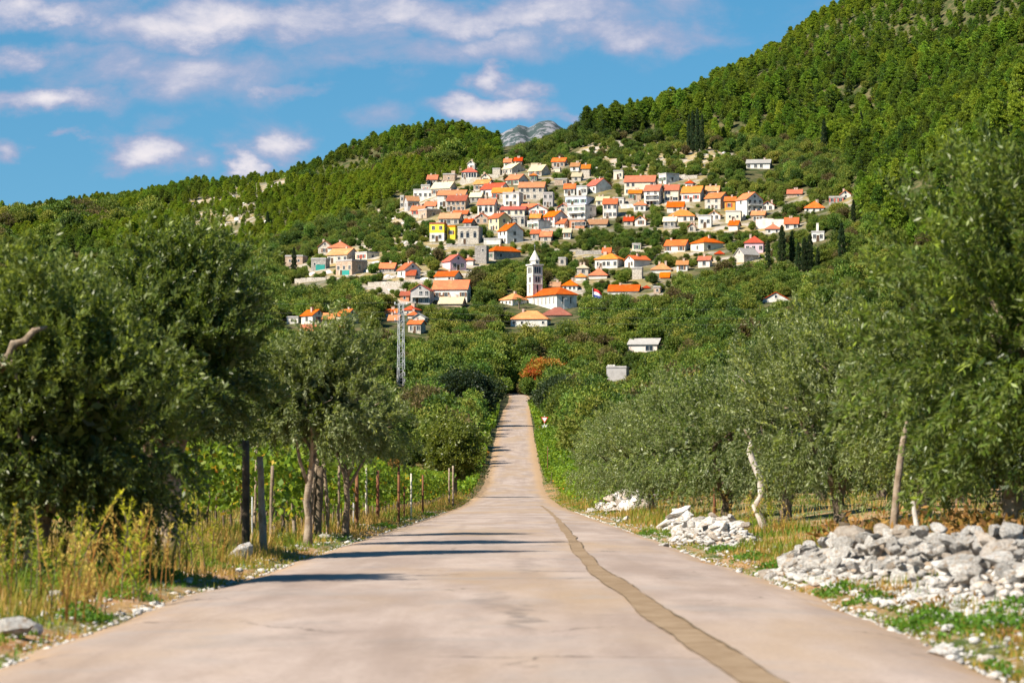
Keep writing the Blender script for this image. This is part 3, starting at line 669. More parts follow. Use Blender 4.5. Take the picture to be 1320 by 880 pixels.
# macchia shrubs and trees, normalised to width 2 (radius 1), height about 2
MAC = []
for s in range(9):
    rz = [0.8, 0.95, 0.7, 1.0, 0.85, 0.75, 1.1, 0.9, 0.8][s]
    V, Q, T = join_leaf(crown_cloud(100 + s, 0.86, rz * 0.82, 95, 26, 0.125, 0.24, 0.6, 0.5, zc=rz * 0.95), core_blob(100 + s, 0.86, rz * 0.82, rz * 0.9))
    V[:, 2] = np.maximum(V[:, 2], 0.02)
    MAC.append((V, Q, T, rz))
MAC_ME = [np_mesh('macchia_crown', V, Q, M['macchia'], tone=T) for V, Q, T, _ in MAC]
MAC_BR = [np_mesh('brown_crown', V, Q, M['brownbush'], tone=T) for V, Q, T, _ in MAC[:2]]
MAC_TR = [trunk_mesh('macchia_trunk', 0.8, 0.07, 300 + s, M['bark'], 0.2, 3, 0.7, 0.7, 6) for s in range(3)]

# pines, normalised to height 1
def pine_cloud(seed, width, nt):
    r = np.random.default_rng(seed); Vs = []; 
    z = 0.16 + 0.84 * r.random(nt) ** 0.85
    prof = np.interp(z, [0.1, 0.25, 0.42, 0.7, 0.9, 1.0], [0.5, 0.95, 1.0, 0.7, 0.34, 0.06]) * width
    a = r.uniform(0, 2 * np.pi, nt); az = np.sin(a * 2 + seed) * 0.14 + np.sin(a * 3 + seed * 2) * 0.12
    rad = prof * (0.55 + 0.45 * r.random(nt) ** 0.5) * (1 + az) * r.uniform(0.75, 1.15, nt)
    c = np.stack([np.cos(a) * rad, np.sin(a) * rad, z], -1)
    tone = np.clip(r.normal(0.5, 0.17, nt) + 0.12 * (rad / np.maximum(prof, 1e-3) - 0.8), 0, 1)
    per = 17; k = np.repeat(np.arange(nt), per); n = len(k)
    o = rnd_dir(n, r); o[:, 2] = np.abs(o[:, 2]) * 0.9 - 0.12
    p = c[k] + o * (0.032 * r.uniform(0.3, 1.2, n))[:, None] * np.array([1.25, 1.25, 0.85])
    ax = unit(o + np.array([0, 0, 0.55]) + 0.35 * np.stack([np.cos(a[k]), np.sin(a[k]), 0 * a[k]], -1))
    V, Q = leaf_quads(p, ax, 0.058 * r.uniform(0.7, 1.3, n), 0.021 * r.uniform(0.7, 1.4, n), r)
    T = np.repeat(np.clip(tone[k] + 0.22 * (z[k] - 0.5) + r.normal(0, 0.07, n), 0, 1), 4)  # tone painted lighter towards the top, as if lit from above
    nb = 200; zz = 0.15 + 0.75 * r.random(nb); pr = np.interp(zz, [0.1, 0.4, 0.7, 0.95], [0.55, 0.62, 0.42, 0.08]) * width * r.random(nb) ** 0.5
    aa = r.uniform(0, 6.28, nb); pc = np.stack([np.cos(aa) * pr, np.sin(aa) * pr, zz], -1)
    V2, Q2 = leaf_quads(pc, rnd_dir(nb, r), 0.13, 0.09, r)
    return join_leaf((V, Q, T), (V2, Q2, np.repeat(np.clip(r.normal(0.15, 0.08, nb), 0, 1), 4)))  # inner needles painted dark for the shade within the crown
PINE = [pine_cloud(500 + s, [0.30, 0.26, 0.36, 0.23, 0.33, 0.28, 0.4][s], [150, 140, 170, 130, 160, 150, 175][s]) for s in range(7)]
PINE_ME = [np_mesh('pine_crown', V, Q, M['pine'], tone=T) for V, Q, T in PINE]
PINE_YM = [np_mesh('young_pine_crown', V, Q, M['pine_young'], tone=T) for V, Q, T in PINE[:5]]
PINE_TR = [trunk_mesh('pine_trunk', 0.75, 0.018, 600 + s, M['bark'], 0.06, 2, 0.15, 0.9, 6) for s in range(2)]

def cypress_cloud(seed):
    r = np.random.default_rng(seed); n = 2200
    z = r.random(n); prof = np.interp(z, [0, 0.08, 0.3, 0.7, 0.93, 1], [0.045, 0.085, 0.105, 0.085, 0.04, 0.004]) * (1 + 0.25 * np.sin(z * 37 + seed))
    a = r.uniform(0, 6.28, n); rad = prof * (0.65 + 0.4 * r.random(n)) * (1 + 0.2 * np.sin(a * 3 + z * 9))
    p = np.stack([np.cos(a) * rad, np.sin(a) * rad, z * 0.96 + 0.02], -1)
    ax = unit(np.stack([np.cos(a) * 0.4, np.sin(a) * 0.4, np.ones(n)], -1) + 0.25 * rnd_dir(n, r))
    V, Q = leaf_quads(p, ax, 0.05, 0.026, r)
    return V, Q, np.repeat(np.clip(r.normal(0.5, 0.22, n), 0, 1), 4)
CYP_ME = []
for s in range(3):
    V, Q, T = cypress_cloud(700 + s); CYP_ME.append(np_mesh('cypress_crown', V, Q, M['cypress'], tone=T))
CYP_TR = MB(); CYP_TR.tube([(0, 0, -0.02), (0, 0, 0.3), (0, 0, 0.8)], [0.018, 0.014, 0.004], 6); CYP_TR = CYP_TR.mesh('cypress_trunk', M['bark'])

# olives: real metres, height about 4
def olive_cloud(seed, rx, rz, zc, nspray, per, leafL=0.085, leafW=0.024, hang=0.5, inner=1700, lump=0.5):
    r = np.random.default_rng(seed)
    d = rnd_dir(nspray, r); d[:, 2] = np.where(d[:, 2] < -0.75, -d[:, 2], d[:, 2])
    # sprays gather on bigger boughs
    nb = 26; bd = rnd_dir(nb, r); bl = r.uniform(0.68, 1.2, nb)
    who = np.argmax(d @ bd.T + r.normal(0, 0.05, (nspray, nb)), 1)
    rad = (0.42 + 0.58 * r.random(nspray) ** 0.55) * lumpy(d, seed, lump) * bl[who]
    o = d * rad[:, None] * np.array([rx, rx, rz]); 
    ax = unit(d * 0.75 + np.stack([0 * rad, 0 * rad, np.where(d[:, 2] > -0.15, 0.75, -hang)], -1) + rnd_dir(nspray, r) * 0.45)
    ln = r.uniform(0.22, 0.55, nspray) * (0.6 + 0.5 * rx / 1.5)
    st = np.clip(r.normal(0.44, 0.17, nspray) + 0.14 * d[:, 2] + r.normal(0, 0.14, nb)[who] + 0.25 * (rad - 0.85), 0.02, 0.98)  # light put into the tone: upper and outer sprays paler
    k = np.repeat(np.arange(nspray), per); n = len(k); t = r.random(n)
    p = o[k] + ax[k] * (ln[k] * t)[:, None]; p[:, 2] -= 0.22 * ln[k] * t * t * np.where(ax[k, 2] > 0, 1, 0.2)
    p += rnd_dir(n, r) * 0.028
    la = unit(ax[k] * 0.75 + rnd_dir(n, r) * 0.75)
    V, Q = leaf_quads(p, la, leafL * r.uniform(0.65, 1.25, n), leafW * r.uniform(0.7, 1.3, n), r)
    T = np.repeat(np.clip(st[k] + r.normal(0, 0.12, n), 0, 1), 4)
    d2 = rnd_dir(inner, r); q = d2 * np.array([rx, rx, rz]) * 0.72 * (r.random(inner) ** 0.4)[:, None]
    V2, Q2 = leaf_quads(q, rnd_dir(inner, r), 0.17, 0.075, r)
    V, Q, T = join_leaf((V, Q, T), (V2, Q2, np.repeat(np.clip(r.normal(0.18, 0.1, inner), 0, 1), 4)))  # inner leaves coloured dark, standing for shade in the crown
    V[:, 2] += zc
    return V, Q, T
def olive_trunk(name, seed, h, r0, rx, rz, zc, material):
    rr = random.Random(seed); b = MB(); n = 9
    pts = []; x = y = 0.0
    for i in range(7):
        pts.append(Vector((x, y, h * i / 6 - (0.08 if i == 0 else 0)))); x += rr.uniform(-0.05, 0.05); y += rr.uniform(-0.05, 0.05)
    b.tube(pts, [r0 * f * rr.uniform(0.92, 1.08) for f in (1.55, 1.12, 0.95, 0.88, 0.9, 0.92, 0.75)], n)
    for j in range(5):
        a = j * 1.26 + rr.uniform(-0.4, 0.4); p0 = pts[4 + j % 3]
        end = Vector((math.cos(a) * rx * 0.62, math.sin(a) * rx * 0.62, zc + rz * rr.uniform(-0.1, 0.5)))
        mid = p0.lerp(end, 0.45) + Vector((rr.uniform(-.12, .12), rr.uniform(-.12, .12), rr.uniform(-0.15, 0.1)))
        b.tube([p0, p0.lerp(mid, 0.5) + Vector((rr.uniform(-.06, .06), rr.uniform(-.06, .06), 0)), mid, mid.lerp(end, 0.5) + Vector((rr.uniform(-.08, .08), rr.uniform(-.08, .08), 0.05)), end], [r0 * 0.6, r0 * 0.5, r0 * 0.4, r0 * 0.26, r0 * 0.1], 7)
        for q in range(2):
            s0 = mid.lerp(end, rr.uniform(0.1, 0.7)); e2 = s0 + Vector((rr.uniform(-.6, .6) * rx, rr.uniform(-.6, .6) * rx, rr.uniform(0.1, 0.5) * rz))
            b.tube([s0, s0.lerp(e2, 0.5) + Vector((0, 0, 0.06)), e2], [r0 * 0.26, r0 * 0.18, r0 * 0.06], 5)
    return b.mesh(name, material, smooth=True)
OLV = []
for s, (rx, rz, zc, tr) in enumerate([(1.6, 1.75, 2.0, 0.8), (1.45, 1.85, 2.1, 0.85), (1.75, 1.65, 1.9, 0.7), (1.5, 1.7, 2.0, 0.8)]):
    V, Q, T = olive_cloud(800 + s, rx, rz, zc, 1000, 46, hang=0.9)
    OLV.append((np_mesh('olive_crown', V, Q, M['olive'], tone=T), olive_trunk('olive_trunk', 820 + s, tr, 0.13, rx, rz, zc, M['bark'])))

def tree(name, crown_me, trunk_me, loc, scale, rz, label, cat, group=None):
    e = empty(name, loc, rz, label, cat, group); e.scale = scale
    add('crown', crown_me, e); add('trunk', trunk_me, e)
    return e

# ------------------------------------------------------------------ village houses
ZM = {'H': (590, 200, 8.8), 'G': (700, 210, 8.8), 'A': (480, 190, 5.5), 'B': (620, 180, 5.677), 'R1': (800, 210, 8.0), 'R2': (940, 190, 7.333),
      'R3': (820, 290, 5.5), 'R4': (740, 300, 8.8), 'R5': (640, 310, 7.333), 'D': (360, 300, 5.5), 'P': (470, 380, 7.333), 'I': (0, 0, 1.0)}
RECTS = []      # (x0, y_top, x1, y_base, Y) of each house in photo pixels, for keeping shrubs clear of facades
FOOT = []       # (x, y, radius) footprints

def window_mesh(kind, sh=None):
    b = MB()
    w, h = {'plain': (0.5, 0.65), 'tall': (0.48, 0.95), 'wide': (0.95, 0.6), 'small': (0.32, 0.38), 'arch': (0.55, 0.9), 'slit': (0.22, 1.0)}[kind]
    f = 0.1
    b.box(-w - f, w + f, -0.07, 0.02, -h - f, -h, 0); b.box(-w - f, w + f, -0.06, 0.02, h, h + f, 0)
    b.box(-w - f, -w, -0.06, 0.02, -h, h, 0); b.box(w, w + f, -0.06, 0.02, -h, h, 0)
    b.poly([(-w, -0.02, -h), (w, -0.02, -h), (w, -0.02, h), (-w, -0.02, h)], 1)
    if kind in ('plain', 'wide'): b.box(-0.03, 0.03, -0.04, -0.02, -h, h, 0)
    if kind == 'arch':
        pts = [(w * math.cos(a), -0.025, h + f + w * 0.7 * math.sin(a)) for a in np.linspace(0, math.pi, 8)]
        b.poly(pts[::-1], 1)
    mats = [M['frame'], M['glass']]
    if sh:
        b.box(-w - f - w * 0.9, -w - f, -0.09, -0.03, -h, h, 2); b.box(w + f, w + f + w * 0.9, -0.09, -0.03, -h, h, 2); mats.append(sh)
    return b.mesh('window', mats)
WIN = {}
def win(kind, sh=None):
    if (kind, sh) not in WIN: WIN[(kind, sh)] = window_mesh(kind, M[sh] if sh else None)
    return WIN[(kind, sh)]
def slab_box(b, x0, x1, y0, y1, z0, z1, m=0): b.box(x0, x1, y0, y1, z0, z1, m)

def roof_mesh(kind, x0, x1, d, z, rise, mats, ov=0.35):
    """z eave height; local x along the front, y into depth; returns (mesh, ridge list)"""
    b = MB(); t = 0.16
    a0, a1, c0, c1 = x0 - ov, x1 + ov, -ov, d + ov; xm = (x0 + x1) / 2; ym = d / 2
    zl = z - 0.02
    if kind == 'f':
        b.box(x0 - 0.12, x1 + 0.12, -0.12, d + 0.12, z, z + 0.16)
        for (p, q, r_, s_) in ((x0 - 0.05, x1 + 0.05, -0.05, 0.13), (x0 - 0.05, x1 + 0.05, d - 0.13, d + 0.05), (x0 - 0.05, x0 + 0.13, 0.13, d - 0.13), (x1 - 0.13, x1 + 0.05, 0.13, d - 0.13)):
            b.box(p, q, r_, s_, z + 0.16, z + 0.5)
        return b.mesh('roof', mats)
    if kind == 'g':
        e = zl - rise / (d / 2) * ov
        top = [(a0, c0, e), (a1, c0, e), (a1, ym, zl + rise), (a0, ym, zl + rise)], [(a1, c1, e), (a0, c1, e), (a0, ym, zl + rise), (a1, ym, zl + rise)]
    elif kind == 'e':
        w = (x1 - x0) / 2; e = zl - rise / w * ov
        top = [(a0, c1, e), (a0, c0, e), (xm, c0, zl + rise), (xm, c1, zl + rise)], [(a1, c0, e), (a1, c1, e), (xm, c1, zl + rise), (xm, c0, zl + rise)]
    elif kind == 's':
        top = ([(a0, c0, zl), (a1, c0, zl), (a1, c1, zl + rise), (a0, c1, zl + rise)],)
    else:
        w = x1 - x0; e = zl
        if w >= d:
            k = min(ym, w * 0.42); p, q = (x0 + k, ym, zl + rise), (x1 - k, ym, zl + rise)
            top = [(a0, c0, e), (a1, c0, e), q, p], [(a1, c1, e), (a0, c1, e), p, q], [(a0, c1, e), (a0, c0, e), p], [(a1, c0, e), (a1, c1, e), q]
        else:
            k = min(w / 2, d * 0.42); p, q = (xm, k, zl + rise), (xm, d - k, zl + rise)
            top = [(a0, c0, e), (a1, c0, e), p], [(a1, c1, e), (a0, c1, e), q], [(a0, c1, e), (a0, c0, e), p, q], [(a1, c0, e), (a1, c1, e), q, p]
    for f in top:
        b.poly([(x, y, zz + t) for x, y, zz in f]); b.poly([(x, y, zz) for x, y, zz in f][::-1])
        n = len(f)
        for i in range(2):  # eave and verge edges
            p, q = f[i], f[(i + 1) % n]
            b.poly([p, q, (q[0], q[1], q[2] + t), (p[0], p[1], p[2] + t)])
        p, q = f[-1], f[0]
        b.poly([p, q, (q[0], q[1], q[2] + t), (p[0], p[1], p[2] + t)])
    return b.mesh('roof', mats)

def house(z, xl, xr, yb, ye, yt, roof, rc, wc, side, label, win_kind='plain', sh=None, cols=None, rows=None, name='house', chim=True, door=True, wc2=None, balcony=False, depth=None, sidewin=True, group=None, cat='house'):
    ox, oy, sc = ZM[z]; rr = random.Random(int(xl * 31 + yb * 17 + len(label)))
    X0, X1 = ox + xl / sc, ox + xr / sc; B, E, T = oy + yb / sc, oy + ye / sc, oy + yt / sc; S = side / sc
    if side == 0:
        S = min(5.0, 0.16 * (X1 - X0)); X1 -= S
    left = S < 0; corner = X0 if left else X1
    _, Y, Zb = hit((X0 + X1) / 2, B, 320)
    mpp = Y / F; fw = (X1 - X0) * mpp; sw = abs(S) * mpp
    th = math.atan2(sw, fw) if side else R(9)
    th = min(max(th, R(9)), R(58))
    w = fw / math.cos(th); d = sw / math.sin(th)
    if depth: d = depth
    d = min(max(d, 4.0), 13.0) if not depth else d
    cxw = (corner - CX) * mpp
    e = empty(name, (cxw, Y, Zb), th if left else -th, label, cat, group or 'houses of the hillside village')
    x0, x1 = (0, w) if left else (-w, 0)
    H = (B - E) * mpp
    xm = (x0 + x1) / 2
    rise = 0
    if roof in 'gehs':
        rise = (E - T) * mpp
        if roof == 'g' or roof == 'h': rise += d / 2 * (HOR - E) / F
        half = {'g': d / 2, 'e': w / 2, 'h': min(w, d) / 2, 's': d}[roof]
        rise = min(max(rise, 0.28 * half), 0.8 * half if roof != 's' else 0.3 * half)
    # walls down into the slope
    b = MB(); zlow = -3.5
    wallz = H
    P = [(x0, 0), (x1, 0), (x1, d), (x0, d)]
    if wc2:
        zs = H * 0.5
        for i in range(4):
            p, q = P[i], P[(i + 1) % 4]
            b.poly([(*p, zlow), (*q, zlow), (*q, zs), (*p, zs)], 1); b.poly([(*p, zs), (*q, zs), (*q, wallz), (*p, wallz)], 0)
    else:
        for i in range(4):
            p, q = P[i], P[(i + 1) % 4]; b.poly([(*p, zlow), (*q, zlow), (*q, wallz), (*p, wallz)], 0)
    b.poly([(*p, wallz) for p in P], 0)
    if roof == 'g':
        for x, o in ((x0, 1), (x1, 0)):
            f = [(x, 0, wallz), (x, d, wallz), (x, d / 2, wallz + rise)]; b.poly(f[::-1] if o else f, 0)
    if roof == 'e':
        for y, o in ((0, 0), (d, 1)):
            f = [(x0, y, wallz), (x1, y, wallz), (xm, y, wallz + rise)]; b.poly(f[::-1] if o else f, 0)
    add('wall', b.mesh('wall', [WALL[wc]] + ([WALL[wc2]] if wc2 else [])), e)
    ro = add('roof', roof_mesh(roof, x0, x1, d, wallz, rise, ROOF[rc] if roof != 'f' else (WALL['grey'] if rc == 'slab' else ROOF.get(rc, WALL['grey']))), e)
    if chim and roof != 'f':
        for q in range(rr.choice([1, 1, 2])):
            cb = MB(); cw = 0.32; cb.box(-cw, cw, -cw, cw, -1.2, 0.75); cb.box(-cw - .08, cw + .08, -cw - .08, cw + .08, 0.75, 0.88)
            cxp = x0 + w * rr.uniform(0.2, 0.8)
            cyp = d * (0.5 if roof == 'g' else rr.uniform(0.4, 0.6))
            add('chimney', cb.mesh('chimney', M['chimney']), ro, (cxp, cyp, wallz + rise * 0.92))
    # windows: each a mesh of its own on the facade
    def row(face, length, n, zc, kind, shut, skip=0.1):
        for i in range(n):
            if rr.random() < skip: continue
            t = (i + 0.5) / n * length + rr.uniform(-0.25, 0.25)
            if face == 'front': add('window', win(kind, shut), e, (x0 + t, -0.015, zc))
            elif face == 'right': add('window', win(kind, shut), e, (x1 + 0.015, t, zc), (0, 0, R(90)))
            else: add('window', win(kind, shut), e, (x0 - 0.015, d - t, zc), (0, 0, R(-90)))
    if sh is None and win_kind == 'plain' and rr.random() < 0.5: sh = rr.choice(['shutter_green', 'shutter_brown', 'shutter_green', 'shutter_brown', 'shutter_red'])
    nr = rows if rows is not None else max(1, min(3, int(round(H / 2.9))))
    nc = cols if cols is not None else max(1, int(round(w / 2.7)))
    if H < 1.3: nr = 0
    fl = H / max(nr, 1)
    for j in range(nr):
        zc = fl * (j + 0.56)
        kk = win_kind if fl > 1.9 or win_kind == 'small' else 'small'
        n_ = nc
        row('front', w, n_, zc, kk, sh if (j or nr == 1) and kk == 'plain' and w / max(n_, 1) > 2.3 else (sh if win_kind != 'plain' else None), 0.12)
        if sidewin: row('left' if left else 'right', d, max(1, int(d / 4)), zc, 'plain' if fl > 1.9 else 'small', None, 0.25)
    if roof == 'e' and rise > 1.2: add('window', win('small'), e, (xm, -0.015, wallz + rise * 0.4))
    if door and nr and nc > 1 and H > 2.6:
        db = MB(); db.box(-0.5, 0.5, -0.05, 0.02, 0, 2.0, 0); db.box(-0.62, -0.5, -0.08, 0.02, 0, 2.1, 1); db.box(0.5, 0.62, -0.08, 0.02, 0, 2.1, 1); db.box(-0.62, 0.62, -0.08, 0.02, 2.1, 2.22, 1)
        add('door', db.mesh('door', [M['door'], M['frame']]), e, (x0 + w * (0.5 / nc + 0.5 / max(nc, 2)), -0.02, 0.05))
    if balcony:
        for j in range(1, max(nr, 2)):
            bb = MB(); z0 = fl * j
            bb.box(x0 + w * 0.08, x1 - w * 0.06, -1.3, -0.01, z0 - 0.1, z0 + 0.08, 0)
            for i in range(int(w / 0.5)): bb.box(x0 + w * 0.1 + i * 0.45, x0 + w * 0.1 + i * 0.45 + 0.05, -1.28, -1.23, z0 + 0.08, z0 + 0.95, 1)
            bb.box(x0 + w * 0.08, x1 - w * 0.06, -1.3, -1.2, z0 + 0.95, z0 + 1.03, 1)
            add('balcony', bb.mesh('balcony', [WALL['white'], M['rail']]), e)
    fx0, fx1 = min(X0, X1, corner + S), max(X0, X1, corner + S)
    RECTS.append((fx0 - 0.5, T - 0.5, fx1 + 0.5, B, Y))
    c, s_ = math.cos(th if left else -th), math.sin(th if left else -th)
    FOOT.append((cxw + c * xm - s_ * d / 2, Y + s_ * xm + c * d / 2, 0.5 * math.hypot(w, d) * 0.85))
    return e, w, d, H, x0, x1

